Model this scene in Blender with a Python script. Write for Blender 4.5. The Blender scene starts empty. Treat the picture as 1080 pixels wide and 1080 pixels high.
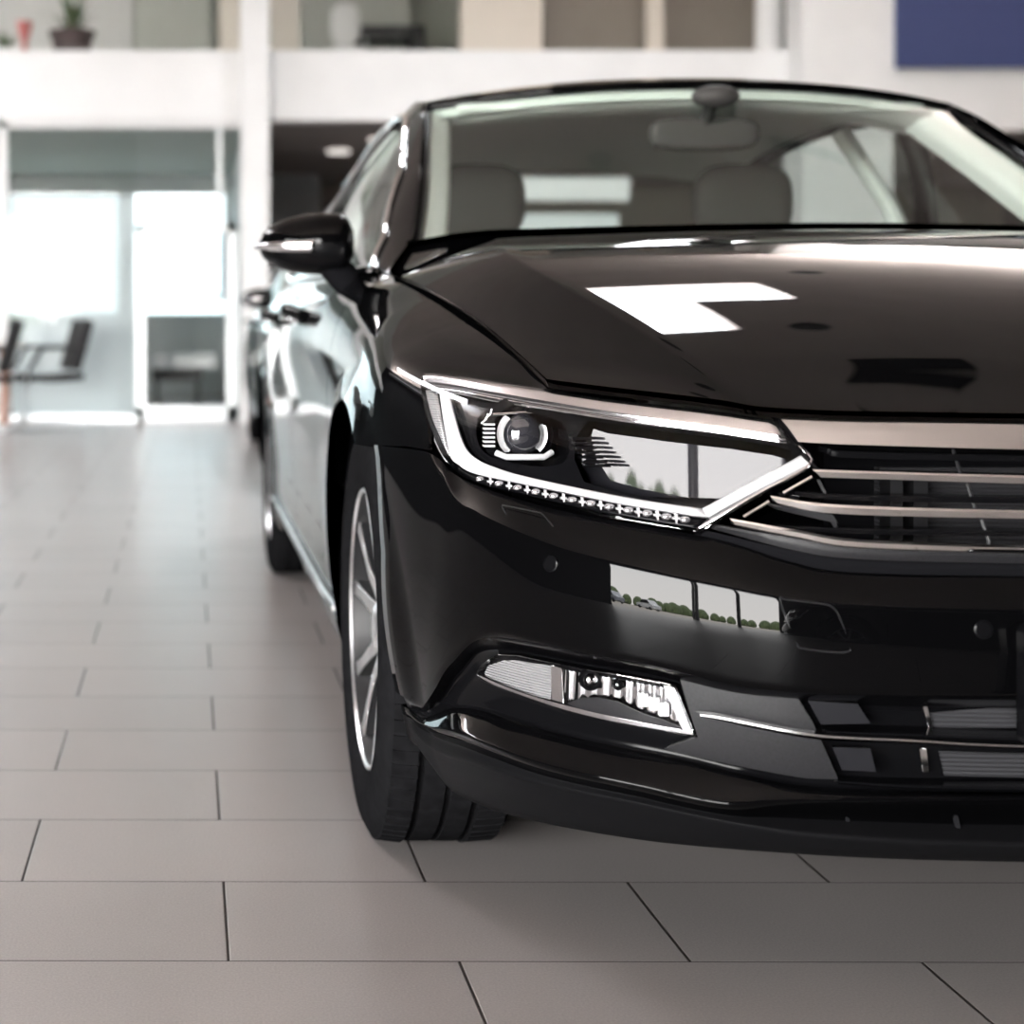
import bpy, math, random
import numpy as np
from mathutils import Vector, Matrix
from mathutils.geometry import delaunay_2d_cdt
random.seed(4)
C = bpy.context.scene.collection
F = 1694.0; VX = 191.0; VY = 345.0
CX, CY, CZ = -1.19, -1.765, 0.826

# ------------------------------------------------------------------ materials
def mat(name, col=(.5,.5,.5), rough=.5, metal=0, coat=0, spec=.5, emit=None, es=1, ior=1.5, alpha=1, trans=0):
    m = bpy.data.materials.new(name); m.use_nodes = True
    b = m.node_tree.nodes['Principled BSDF']
    b.inputs['Base Color'].default_value = (*col, 1)
    b.inputs['Roughness'].default_value = rough
    b.inputs['Metallic'].default_value = metal
    b.inputs['Coat Weight'].default_value = coat
    b.inputs['Coat Roughness'].default_value = .02
    b.inputs['Specular IOR Level'].default_value = spec
    b.inputs['IOR'].default_value = ior
    b.inputs['Transmission Weight'].default_value = trans
    b.inputs['Alpha'].default_value = alpha
    if emit:
        b.inputs['Emission Color'].default_value = (*emit, 1); b.inputs['Emission Strength'].default_value = es
    return m
def noise_col(m, c1, c2, scale=20, detail=4, bump=0, rough=None, stretch=(1,1,1)):
    nt = m.node_tree; N = nt.nodes; L = nt.links; b = N['Principled BSDF']
    tc = N.new('ShaderNodeTexCoord'); mp = N.new('ShaderNodeMapping'); mp.inputs['Scale'].default_value = stretch
    n = N.new('ShaderNodeTexNoise'); n.inputs['Scale'].default_value = scale; n.inputs['Detail'].default_value = detail
    r = N.new('ShaderNodeValToRGB'); r.color_ramp.elements[0].color = (*c1,1); r.color_ramp.elements[1].color = (*c2,1)
    r.color_ramp.elements[0].position = .3; r.color_ramp.elements[1].position = .7
    L.new(tc.outputs['Object'], mp.inputs[0]); L.new(mp.outputs[0], n.inputs['Vector']); L.new(n.outputs['Fac'], r.inputs[0]); L.new(r.outputs[0], b.inputs['Base Color'])
    if bump:
        bp = N.new('ShaderNodeBump'); bp.inputs['Strength'].default_value = bump; bp.inputs['Distance'].default_value = .01
        L.new(n.outputs['Fac'], bp.inputs['Height']); L.new(bp.outputs[0], b.inputs['Normal'])
    return m
def glassy(name, tint=(1,1,1), refl=1.45, mixbase=0.0, rough=0.0):
    m = bpy.data.materials.new(name); m.use_nodes = True; nt = m.node_tree; N = nt.nodes; L = nt.links
    N.remove(N['Principled BSDF']); out = N['Material Output']
    t = N.new('ShaderNodeBsdfTransparent'); t.inputs[0].default_value = (*tint,1)
    g = N.new('ShaderNodeBsdfGlossy'); g.inputs['Roughness'].default_value = rough
    # Schlick Fresnel for a thin pane, the same from both faces
    f0 = ((refl-1)/(refl+1))**2*1.6; ge = N.new('ShaderNodeNewGeometry'); dt = N.new('ShaderNodeVectorMath'); dt.operation = 'DOT_PRODUCT'
    L.new(ge.outputs['Incoming'], dt.inputs[0]); L.new(ge.outputs['Normal'], dt.inputs[1])
    def mt(op, x, y, cl=False):
        q = N.new('ShaderNodeMath'); q.operation = op; q.use_clamp = cl
        for i_, k_ in enumerate((x,y)):
            if isinstance(k_,(int,float)): q.inputs[i_].default_value = k_
            elif k_ is not None: L.new(k_, q.inputs[i_])
        return q
    ab = mt('ABSOLUTE', dt.outputs['Value'], None); om = mt('SUBTRACT', 1.0, ab.outputs[0], True); pw = mt('POWER', om.outputs[0], 5.0); f = mt('MULTIPLY_ADD', pw.outputs[0], 1-f0); f.inputs[2].default_value = f0
    a = N.new('ShaderNodeMath'); a.operation = 'ADD'; a.use_clamp = True; a.inputs[1].default_value = mixbase
    mx = N.new('ShaderNodeMixShader')
    L.new(f.outputs[0], a.inputs[0]); L.new(a.outputs[0], mx.inputs[0]); L.new(t.outputs[0], mx.inputs[1]); L.new(g.outputs[0], mx.inputs[2]); L.new(mx.outputs[0], out.inputs[0])
    return m
M = {}
M['paint'] = mat('black_car_paint', (.0012,.0012,.0014), .3, 0, 1, .0)
M['paint'].node_tree.nodes['Principled BSDF'].inputs['Coat IOR'].default_value = 1.22
M['gloss'] = mat('gloss_black_plastic', (.003,.003,.0035), .15, 0, .0, .5, ior=1.18)
M['satin'] = noise_col(mat('satin_dark_plastic', (.012,.012,.014), .42, spec=.25), (.009,.009,.010), (.014,.014,.016), 300)
M['matte'] = mat('matte_black_plastic', (.006,.006,.007), .8, spec=.0)
M['lip'] = mat('lower_lip_plastic', (.004,.004,.0045), .5, 0, 0, .03)
M['insert'] = mat('dark_insert_plastic', (.009,.009,.011), .7, 0, 0, .1)
M['chrome'] = mat('polished_chrome', (.86,.85,.85), .06, 1)
M['brushed'] = mat('satin_chrome', (.80,.79,.80), .16, 1)
M['mirrorchrome'] = mat('reflector_chrome', (.88,.90,.93), .015, 1)
M['lens'] = glassy('clear_lens', (.99,.99,1), 1.24)
M['wglass'] = glassy('windscreen_glass', (.88,.93,.90), 1.5, .0)
M['sglass'] = glassy('side_glass', (.78,.84,.82), 1.5, .0)
M['rubber'] = noise_col(mat('tyre_rubber', (.008,.008,.009), .62, spec=.25), (.006,.006,.0065), (.010,.010,.011), 60, 5, .15); M['rubber'].node_tree.nodes['Principled BSDF'].inputs['Specular IOR Level'].default_value = .0
M['rimsilver'] = mat('polished_alloy', (.72,.72,.73), .30, 1)
M['rimdark'] = mat('dark_painted_alloy', (.012,.012,.013), .4, 0, 0, .2)
M['disc'] = mat('brake_disc_metal', (.07,.07,.075), .5, 1)
M['drl'] = mat('light_guide_plastic', (.50,.50,.51), .25, .0, .2)
M['ledcell'] = mat('led_cell_clear', (.55,.54,.55), .12, .8)
M['seat'] = noise_col(mat('seat_cloth', (.045,.042,.04), .85), (.035,.033,.031), (.06,.056,.052), 400)
M['dash'] = noise_col(mat('dashboard_plastic', (.03,.029,.028), .7), (.026,.025,.024), (.036,.034,.033), 500)
M['liner'] = noise_col(mat('headliner_cloth', (.80,.83,.80), .9), (.78,.82,.79), (.83,.85,.83), 300)
M['radiator'] = mat('radiator_fins', (.2,.2,.21), .4, .7)

# ------------------------------------------------------------------ object helpers
def link(name, me, m, parent=None, loc=None):
    o = bpy.data.objects.new(name, me); C.objects.link(o)
    if m is not None: me.materials.append(m)
    if parent: o.parent = parent
    if loc: o.location = loc
    return o
def empty(name, label, cat, loc=(0,0,0), group=None):
    o = bpy.data.objects.new(name, None); C.objects.link(o); o.location = loc
    o['label'] = label; o['category'] = cat; o.empty_display_size = .1
    if group: o['group'] = group
    return o
def tag(o, label, cat, group=None):
    o['label'] = label; o['category'] = cat
    if group: o['group'] = group
    return o
def struct(o): o['kind'] = 'structure'; return o
class MB:
    def __init__(s): s.v = []; s.f = []
    def add(s, v, f):
        n = len(s.v); s.v += [tuple(map(float, p)) for p in v]; s.f += [tuple(i+n for i in q) for q in f]; return s
    def box(s, x0,x1,y0,y1,z0,z1):
        return s.add([(x0,y0,z0),(x1,y0,z0),(x1,y1,z0),(x0,y1,z0),(x0,y0,z1),(x1,y0,z1),(x1,y1,z1),(x0,y1,z1)],
          [(0,3,2,1),(4,5,6,7),(0,1,5,4),(1,2,6,5),(2,3,7,6),(3,0,4,7)])
    def tube(s, pts, r, n=10, closed=False, flat=1.0):
        pts = [Vector(p) for p in pts]; k = len(pts); rs = r if hasattr(r,'__len__') else [r]*k
        up = Vector((0,0,1)); vv = []; 
        for i,p in enumerate(pts):
            a = pts[(i-1)%k] if (closed or i>0) else p; b = pts[(i+1)%k] if (closed or i<k-1) else p
            t = (b-a).normalized(); u = t.cross(up)
            if u.length < .05: u = t.cross(Vector((1,0,0)))
            u.normalize(); w = u.cross(t).normalized()
            for j in range(n):
                an = 2*math.pi*j/n; vv.append(p + u*math.cos(an)*rs[i] + w*math.sin(an)*rs[i]*flat)
        ff = [(i*n+j, i*n+(j+1)%n, ((i+1)%k)*n+(j+1)%n, ((i+1)%k)*n+j) for i in range(k if closed else k-1) for j in range(n)]
        if not closed: ff += [tuple(range(n))[::-1], tuple((k-1)*n+j for j in range(n))]
        return s.add(vv, ff)
    def lathe(s, prof, origin, axis='X', n=48, a0=0, a1=2*math.pi):
        # prof: (along axis, radius)
        full = abs(a1-a0-2*math.pi) < 1e-6; m = n if full else n+1; vv = []
        for (a,r) in prof:
            for j in range(m):
                t = a0+(a1-a0)*j/n; c, q = math.cos(t)*r, math.sin(t)*r
                if axis == 'X': p = (origin[0]+a, origin[1]+c, origin[2]+q)
                elif axis == 'Y': p = (origin[0]+c, origin[1]+a, origin[2]+q)
                else: p = (origin[0]+c, origin[1]+q, origin[2]+a)
                vv.append(p)
        ff = [(i*m+j, i*m+(j+1)%m, (i+1)*m+(j+1)%m, (i+1)*m+j) for i in range(len(prof)-1) for j in range(n)]
        return s.add(vv, ff)
    def sphere(s, c, r, n=16, k=10, sc=(1,1,1), e=1.0):
        vv=[]; sg=lambda a: math.copysign(abs(a)**e, a)
        for i in range(k+1):
            ph = -math.pi/2+math.pi*i/k
            for j in range(n):
                t = 2*math.pi*j/n
                vv.append((c[0]+r*sc[0]*sg(math.cos(ph))*sg(math.cos(t)), c[1]+r*sc[1]*sg(math.cos(ph))*sg(math.sin(t)), c[2]+r*sc[2]*sg(math.sin(ph))))
        ff = [(i*n+j, i*n+(j+1)%n, (i+1)*n+(j+1)%n, (i+1)*n+j) for i in range(k) for j in range(n)]
        return s.add(vv, ff)
    def grid(s, G):
        G = np.asarray(G); a,b = G.shape[:2]
        return s.add(G.reshape(-1,3), [(i*b+j, i*b+j+1, (i+1)*b+j+1, (i+1)*b+j) for i in range(a-1) for j in range(b-1)])
    def prism(s, poly, d):       # poly: 3D points in plane, extruded by vector d
        n = len(poly); d = Vector(d)
        return s.add([Vector(p) for p in poly]+[Vector(p)+d for p in poly], [tuple(range(n)), tuple(range(2*n-1,n-1,-1))]+[(i,(i+1)%n,n+(i+1)%n,n+i) for i in range(n)])
    def build(s, name, m, parent=None, smooth=None, bevel=0, sub=0, loc=None):
        me = bpy.data.meshes.new(name); me.from_pydata(s.v, [], s.f); me.validate(); me.update()
        import bmesh
        bm = bmesh.new(); bm.from_mesh(me); bmesh.ops.recalc_face_normals(bm, faces=bm.faces); bm.to_mesh(me); bm.free()
        if smooth is not None: me.shade_smooth(); me.set_sharp_from_angle(angle=math.radians(smooth))
        o = link(name, me, m, parent, loc)
        if bevel:
            b = o.modifiers.new('bevel','BEVEL'); b.width = bevel; b.segments = 2; b.limit_method = 'ANGLE'; b.angle_limit = math.radians(35)
            if smooth is None: me.shade_smooth(); me.set_sharp_from_angle(angle=math.radians(50))
        if sub:
            q = o.modifiers.new('sub','SUBSURF'); q.levels = sub; q.render_levels = sub; me.shade_smooth()
        return o
def mesh_normals(name, V, N, Fc, m, parent=None):
    me = bpy.data.meshes.new(name); me.from_pydata([tuple(map(float,p)) for p in V], [], [tuple(int(i) for i in f) for f in Fc]); me.update()
    me.shade_smooth()
    me.normals_split_custom_set_from_vertices([tuple(map(float,p)) for p in N])
    return link(name, me, m, parent)

# ------------------------------------------------------------------ interpolation
def cat(P, ts):
    """Catmull-Rom through rows of P (n,d) at parameters ts in [0,n-1]."""
    P = np.asarray(P, float); n = len(P); ts = np.asarray(ts, float)
    i = np.clip(np.floor(ts).astype(int), 0, n-2); u = (ts-i)[...,None]
    p1 = P[i]; p2 = P[i+1]
    p0 = np.where((i>0)[...,None], P[np.maximum(i-1,0)], 2*p1-p2)
    p3 = np.where((i<n-2)[...,None], P[np.minimum(i+2,n-1)], 2*p2-p1)
    return .5*((2*p1)+(-p0+p2)*u+(2*p0-5*p1+4*p2-p3)*u**2+(-p0+3*p1-3*p2+p3)*u**3)
def smooth_poly(pts, n=8, closed=False):
    pts = [tuple(p) for p in pts]
    if closed: q = pts[-2:]+pts+pts[:3]; r = cat(q, np.linspace(2, len(pts)+2, len(pts)*n, endpoint=False)); return r
    return cat(pts, np.linspace(0, len(pts)-1, (len(pts)-1)*n+1))
def densify(pts, step):
    out = []
    for a, b in zip(pts, list(pts[1:])+[pts[0]]):
        a = np.array(a, float); b = np.array(b, float); k = max(1, int(np.ceil(np.linalg.norm(b-a)/step)))
        out += [a+(b-a)*j/k for j in range(k)]
    return np.array(out)

# ------------------------------------------------------------------ body shell
_t = np.linspace(0, math.pi/2, 600)
_px = .916*np.sin(_t)**(2/3.5); _py = .72*(1-np.cos(_t))
_bx = np.array([.916,.916,.915,.912,.90,.87,.80,.66,.4,0]); _by = np.array([.9,2.0,3.0,3.7,4.2,4.5,4.66,4.73,4.765,4.77])
_sm = smooth_poly(np.c_[_bx,_by], 30)
_PX = np.r_[_px, _sm[:,0]]; _PY = np.r_[_py, _sm[:,1]]
_S = np.r_[0, np.cumsum(np.hypot(np.diff(_PX), np.diff(_PY)))]
_su = np.linspace(0, _S[-1], 4000)
_PX = np.interp(_su, _S, _PX); _PY = np.interp(_su, _S, _PY)
def _gs(a, w=25):
    k = np.ones(w)/w; e = np.r_[np.full(w,a[0]), a, np.full(w,a[-1])]; return np.convolve(np.convolve(e,k,'same'),k,'same')[w:-w]
_tx = np.gradient(_PX); _ty = np.gradient(_PY); _tx[:3]=1e-3; _ty[:3]=0
_l = np.hypot(_tx,_ty); _NX = _gs(_ty/_l); _NY = _gs(-_tx/_l); _NX[0] = 0; _NY[0] = -1
SMAX = _su[-1]
def S_at_y(y): 
    i = np.argmax(_PY >= y); return float(_su[i])
# section stations: S, [(inset,z)...] 11 rows
Y_ = S_at_y
STN = [
 (0.0,  [(.10,.12),(.06,.19),(.03,.25),(.005,.35),(0,.46),(.012,.57),(.042,.65),(.075,.70),(.10,.728),(.14,.745),(.20,.762)]),
 (.47,  [(.10,.12),(.06,.19),(.03,.25),(.005,.35),(0,.46),(.010,.57),(.038,.65),(.070,.70),(.105,.732),(.15,.752),(.20,.77)]),
 (.72,  [(.10,.12),(.06,.19),(.03,.26),(.008,.36),(0,.47),(.008,.57),(.028,.65),(.060,.71),(.10,.742),(.14,.760),(.19,.778)]),
 (1.02, [(.10,.12),(.06,.19),(.03,.27),(.010,.38),(.001,.49),(.002,.58),(.012,.66),(.035,.715),(.065,.752),(.110,.780),(.16,.800)]),
 (Y_(.62), [(.08,.12),(.05,.19),(.03,.28),(.012,.39),(.003,.50),(0,.59),(.002,.67),(.012,.74),(.038,.785),(.090,.813),(.157,.831)]),
 (Y_(.83), [(.08,.12),(.05,.19),(.03,.28),(.012,.39),(.003,.50),(0,.60),(.001,.69),(.012,.765),(.036,.82),(.080,.855),(.137,.877)]),
 (Y_(1.2), [(.08,.12),(.05,.19),(.03,.28),(.014,.39),(.006,.50),(.003,.61),(.001,.71),(.010,.79),(.030,.85),(.066,.893),(.115,.921)]),
 (Y_(1.6), [(.10,.14),(.05,.20),(.022,.28),(.020,.39),(.012,.50),(.006,.61),(.001,.72),(.008,.80),(.022,.86),(.045,.905),(.080,.942)]),
 (Y_(2.8), [(.10,.14),(.05,.20),(.022,.28),(.020,.39),(.012,.50),(.006,.61),(.001,.72),(.006,.81),(.020,.87),(.042,.92),(.076,.96)]),
 (Y_(3.7), [(.10,.14),(.05,.20),(.022,.28),(.010,.39),(.004,.50),(.000,.61),(-.004,.72),(.0,.81),(.020,.88),(.050,.93),(.10,.985)]),
 (Y_(4.45),[(.10,.16),(.05,.24),(.02,.34),(.004,.44),(.0,.55),(.002,.66),(.006,.77),(.02,.85),(.06,.92),(.12,.96),(.20,.99)]),
 (SMAX,    [(.10,.16),(.05,.24),(.02,.34),(.004,.44),(.0,.55),(.01,.66),(.03,.77),(.04,.85),(.06,.94),(.10,1.00),(.16,1.03)]),
]
_SS = np.array([s[0] for s in STN]); _ST = np.array([s[1] for s in STN])   # (k,11,2)
_pc = {}
def pchip(x, X, Yv):
    if id(Yv) in _pc: h, m = _pc[id(Yv)]
    else: h, m = _pcs(X, Yv); _pc[id(Yv)] = (h, m)
    i = np.clip(np.searchsorted(X, x)-1, 0, len(X)-2); hh = h[i]; t = (x-X[i])/hh
    sh = (-1,)+(1,)*(Yv.ndim-1); t = t.reshape(sh); hh = hh.reshape(sh)
    return (2*t**3-3*t**2+1)*Yv[i]+(t**3-2*t**2+t)*hh*m[i]+(-2*t**3+3*t**2)*Yv[i+1]+(t**3-t**2)*hh*m[i+1]
def _pcs(X, Yv):
    X = np.asarray(X); h = np.diff(X); d = np.diff(Yv, axis=0)/h.reshape(-1,*([1]*(Yv.ndim-1)))
    m = np.zeros_like(Yv); 
    a = d[:-1]; b = d[1:]; ok = a*b > 0
    with np.errstate(divide='ignore', invalid='ignore'):
        hm = 2*a*b/(a+b)
    m[1:-1] = np.where(ok, hm, 0); m[0] = 0; m[-1] = 0
    return h, m
AX1 = (.87, .334); AX2 = (3.661, .334)
def shell_raw(S, v):
    S = np.atleast_1d(np.asarray(S,float)).ravel(); v = np.atleast_1d(np.asarray(v,float)).ravel()
    sgn = np.where(S<0,-1,1); Sa = np.clip(np.abs(S),0,SMAX)
    sec = pchip(Sa, _SS, _ST)                       # (n,11,2)
    vv = np.clip(v, 0, 10); i = np.clip(np.floor(vv).astype(int),0,9); u = (vv-i)[:,None]; r = np.arange(len(S))
    p1 = sec[r,i]; p2 = sec[r,i+1]
    p0 = np.where((i>0)[:,None], sec[r,np.maximum(i-1,0)], 2*p1-p2); p3 = np.where((i<9)[:,None], sec[r,np.minimum(i+2,10)], 2*p2-p1)
    q = .5*((2*p1)+(-p0+p2)*u+(2*p0-5*p1+4*p2-p3)*u**2+(-p0+3*p1-3*p2+p3)*u**3)
    x = np.interp(Sa,_su,_PX); y = np.interp(Sa,_su,_PY); nx = np.interp(Sa,_su,_NX); ny = np.interp(Sa,_su,_NY)
    ins = q[:,0].copy(); z = q[:,1]
    X = x-nx*ins; Yy = y-ny*ins
    # wheel arch flares
    fl = np.zeros_like(z)
    for ax in (AX1, AX2):
        rr = np.hypot(Yy-ax[0], z-ax[1]); a = np.clip((rr-.36)/.075,0,1); fl += .014*(1-a*a*(3-2*a))*(z>.1)*(np.abs(nx)>.6)
    X = X+nx*fl
    return np.c_[-X*sgn, Yy, z]                     # positive S = the side at negative x
def shell(S, v, off=0):
    S = np.atleast_1d(np.asarray(S,float)); v = np.atleast_1d(np.asarray(v,float)); shp = np.broadcast(S,v).shape
    S = np.broadcast_to(S,shp).ravel(); v = np.broadcast_to(v,shp).ravel(); e = .004
    p = shell_raw(S,v); n = shell_n(S,v)
    return p + n*np.broadcast_to(off,shp).reshape(-1,1)
def shell_n(S, v):
    e = .004; ev = .03
    a = shell_raw(S+e,v)-shell_raw(S-e,v); b = shell_raw(S,np.minimum(v+ev,10))-shell_raw(S,np.maximum(v-ev,0))
    n = np.cross(b,a); n /= np.linalg.norm(n,axis=1)[:,None]+1e-12
    return n
def proj(p):
    d = p[:,1]-CY; return np.c_[VX+(p[:,0]-CX)/d*F, VY-(p[:,2]-CZ)/d*F]
_gS, _gv = np.meshgrid(np.linspace(-.1,2.2,240), np.linspace(.2,9.9,120), indexing='ij')
_gS = _gS.ravel(); _gv = _gv.ravel(); _gp = proj(shell_raw(_gS,_gv))
_gn = shell_n(_gS,_gv); _gw = shell_raw(_gS,_gv)-np.array([CX,CY,CZ]); _gf = (np.sum(_gn*_gw,axis=1) < 0)
_memo = {}
def inv(px, off=0):
    px = np.atleast_2d(np.asarray(px,float)); key = (px.tobytes(), np.asarray(off,float).tobytes())
    if key not in _memo: _memo[key] = _inv(px, off)
    return _memo[key].copy()
def _inv(px, off=0):
    """pixels of the photograph -> (S,v) on the shell (first facing hit), off = distance along the normal"""
    px = np.atleast_2d(np.asarray(px,float)); out = []
    for k,(a,b) in enumerate(px):
        if a > 1385.5: out.append((0.0, None)); continue
        d = (_gp[:,0]-a)**2+(_gp[:,1]-b)**2+np.where(_gf,0,4000); i = np.argmin(d); out.append((_gS[i],_gv[i]))
    S = np.array([o[0] for o in out]); v = np.array([5. if o[1] is None else o[1] for o in out])
    cen = px[:,0] > 1385.5; off = np.broadcast_to(off, S.shape).astype(float)
    for it in range(14):
        P0 = proj(shell(S,v,off)); e = 1e-3
        r = px-P0; r[cen,0] = 0
        if it > 2 and np.abs(r).max() < .02: break
        Ja = (proj(shell(S+e,v,off))-P0)/e; Jb = (proj(shell(S,v+.01,off))-P0)/.01
        Ja[cen] = 0
        lam = 1.0
        A11 = (Ja**2).sum(1)+lam*40; A22 = (Jb**2).sum(1)+lam; A12 = (Ja*Jb).sum(1)
        b1 = (Ja*r).sum(1); b2 = (Jb*r).sum(1); D = A11*A22-A12**2
        dS = (A22*b1-A12*b2)/D; dv = (A11*b2-A12*b1)/D
        dS[cen] = 0
        S = S+np.clip(dS,-.05,.05); v = np.clip(v+np.clip(dv,-.5,.5),0,10)
    S[cen] = 0
    return np.c_[S,v]
def inv_yz(y, z):
    """side of the car: (y,z) -> (S,v)"""
    y = np.atleast_1d(y).astype(float); z = np.atleast_1d(z).astype(float)
    S = np.array([S_at_y(min(q,4.69)) for q in y]); v = np.full_like(S, 5.)
    for it in range(25):
        p = shell_raw(S,v); q = shell_raw(S,np.minimum(v+.01,10)); dz = (q[:,2]-p[:,2])/.01
        v = np.clip(v+np.clip((z-p[:,2])/np.maximum(dz,.01),-.6,.6),0,10); S = S+np.clip(y-p[:,1],-.05,.05)*.8
    return np.c_[S,v]
VS = .08     # metres per unit of v, roughly
def inpoly(pt, poly):
    x, y = pt[:,0], pt[:,1]; n = len(poly); c = np.zeros(len(pt), bool); j = n-1
    for i in range(n):
        xi,yi = poly[i]; xj,yj = poly[j]
        if yi != yj:
            c ^= ((yi>y)!=(yj>y)) & (x < (xj-xi)*(y-yi)/(yj-yi)+xi)
        j = i
    return c
def trimmed(name, outline, m, parent, holes=(), off=0.0, step=.02, skirt=.012, surf=None, scale=(1,VS), mirror=True, surf_n=None, bulge=None):
    """panel cut from a parametric surface: outline/holes in its two parameters"""
    sc = np.array(scale)
    loops = [densify(np.asarray(o)*sc, step*.7) for o in [outline]+list(holes)]
    verts = []; edges = []
    for L_ in loops:
        n0 = len(verts); verts += [Vector((float(a),float(b))) for a,b in L_]; k = len(L_); edges += [(n0+i, n0+(i+1)%k) for i in range(k)]
    lo = loops[0].min(0); hi = loops[0].max(0)
    g = np.array([(a,b) for a in np.arange(lo[0],hi[0],step) for b in np.arange(lo[1],hi[1],step)])
    if len(g):
        ok = inpoly(g, loops[0])
        for h in loops[1:]: ok &= ~inpoly(g,h)
        allb = np.concatenate(loops)
        dm = np.array([np.min((allb[:,0]-q[0])**2+(allb[:,1]-q[1])**2) for q in g[ok]]) if ok.any() else np.array([])
        gg = g[ok][dm > (step*.45)**2] if ok.any() else []
        verts += [Vector((float(a),float(b))) for a,b in gg]
    res = delaunay_2d_cdt(verts, edges, [], 0, 1e-7)
    V2 = np.array([(q.x,q.y) for q in res[0]]); Fc = np.array([f for f in res[2] if len(f)==3])
    cen = V2[Fc].mean(1); ok = inpoly(cen, loops[0])
    for h in loops[1:]: ok &= ~inpoly(cen,h)
    Fc = Fc[ok]
    sf = surf or (lambda a,b,o: shell(a,b,o)); sn = surf_n or (lambda a,b: shell_n(a,b))
    a, b = V2[:,0]/sc[0], V2[:,1]/sc[1]
    Nn = sn(a,b); P = sf(a,b,off)
    if bulge is not None:
        dd = np.min(np.stack([np.hypot(V2[:,0]-q[0], V2[:,1]-q[1]) for q in loops[0]]),axis=0); P = P+Nn*(bulge*(1-np.exp(-dd/.01)))[:,None]
    # orient
    t = P[Fc]; fn = np.cross(t[:,1]-t[:,0], t[:,2]-t[:,0]); flip = (fn*Nn[Fc[:,0]]).sum(1) < 0
    Fc[flip] = Fc[flip][:,::-1]
    V = list(P); NN = list(Nn); FF = [tuple(f) for f in Fc]
    for L_ in loops if skirt else ():
        a, b = L_[:,0]/sc[0], L_[:,1]/sc[1]; top = sf(a,b,off); n = sn(a,b); bot = top-n*skirt; k = len(L_); base = len(V)
        tan = np.roll(top,-1,0)-np.roll(top,1,0); sd = np.cross(tan,n); sd /= np.linalg.norm(sd,axis=1)[:,None]+1e-12
        area = 0.5*np.sum(L_[:,0]*np.roll(L_[:,1],-1)-np.roll(L_[:,0],-1)*L_[:,1])
        # rounded lip: first ring normals lean outwards
        V += list(top)+list(bot); NN += list(sd*.7+n*.7)+list(sd)
        FF += [(base+i, base+(i+1)%k, base+k+(i+1)%k, base+k+i) for i in range(k)]
    V = np.array(V); NN = np.array(NN); NN /= np.linalg.norm(NN,axis=1)[:,None]+1e-12
    o = mesh_normals(name, V, NN, FF, m, parent)
    if mirror:
        mp = mirror if not isinstance(mirror, bool) else parent
        o2 = mesh_normals(name, V*np.array([-1,1,1]), NN*np.array([-1,1,1]), [f[::-1] for f in FF], m, mp)
        o['_m'] = o2.name
    return o
def grid_obj(name, G, m, parent, mirror=True, skirt=0, flip=False):
    """grid (a,b,3) with smooth normals from the grid itself"""
    G = np.asarray(G,float)
    if mirror == 'weld':      # last column lies on the centre line
        two = False; G = np.concatenate([G, G[:, -2::-1]*np.array([-1,1,1])], axis=1)
    else: two = mirror
    a,b = G.shape[:2]
    u = np.gradient(G,axis=0); w = np.gradient(G,axis=1); n = np.cross(u,w); n /= np.linalg.norm(n,axis=2)[...,None]+1e-12
    if flip: n = -n
    V = G.reshape(-1,3); NN = n.reshape(-1,3)
    FF = [(i*b+j, (i+1)*b+j, (i+1)*b+j+1, i*b+j+1) for i in range(a-1) for j in range(b-1)]
    if flip: FF = [f[::-1] for f in FF]
    if skirt:
        ring = [(i,0) for i in range(a)]+[(a-1,j) for j in range(1,b)]+[(i,b-1) for i in range(a-2,-1,-1)]+[(0,j) for j in range(b-2,0,-1)]
        top = np.array([G[i,j] for i,j in ring]); nn = np.array([n[i,j] for i,j in ring]); bot = top-nn*skirt; k = len(ring); base = len(V)
        tan = np.roll(top,-1,0)-np.roll(top,1,0); sd = np.cross(tan,nn); sd /= np.linalg.norm(sd,axis=1)[:,None]+1e-12
        if flip: sd = -sd
        V = np.r_[V,top,bot]; NN = np.r_[NN,sd*.6+nn,sd]
        FF += [(base+i, base+(i+1)%k, base+k+(i+1)%k, base+k+i) for i in range(k)]
    o = mesh_normals(name, V, NN, FF, m, parent)
    if two: mesh_normals(name, V*np.array([-1,1,1]), NN*np.array([-1,1,1]), [f[::-1] for f in FF], m, parent)
    return o
def P3(px, py, Y):
    d = Y-CY; return np.array([CX+(px-VX)/F*d, Y, CZ-(py-VY)/F*d])

# ================================================================== CAR
car = empty('car', 'black sedan with chrome grille and clear headlamps on the tiled showroom floor', 'car')
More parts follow.
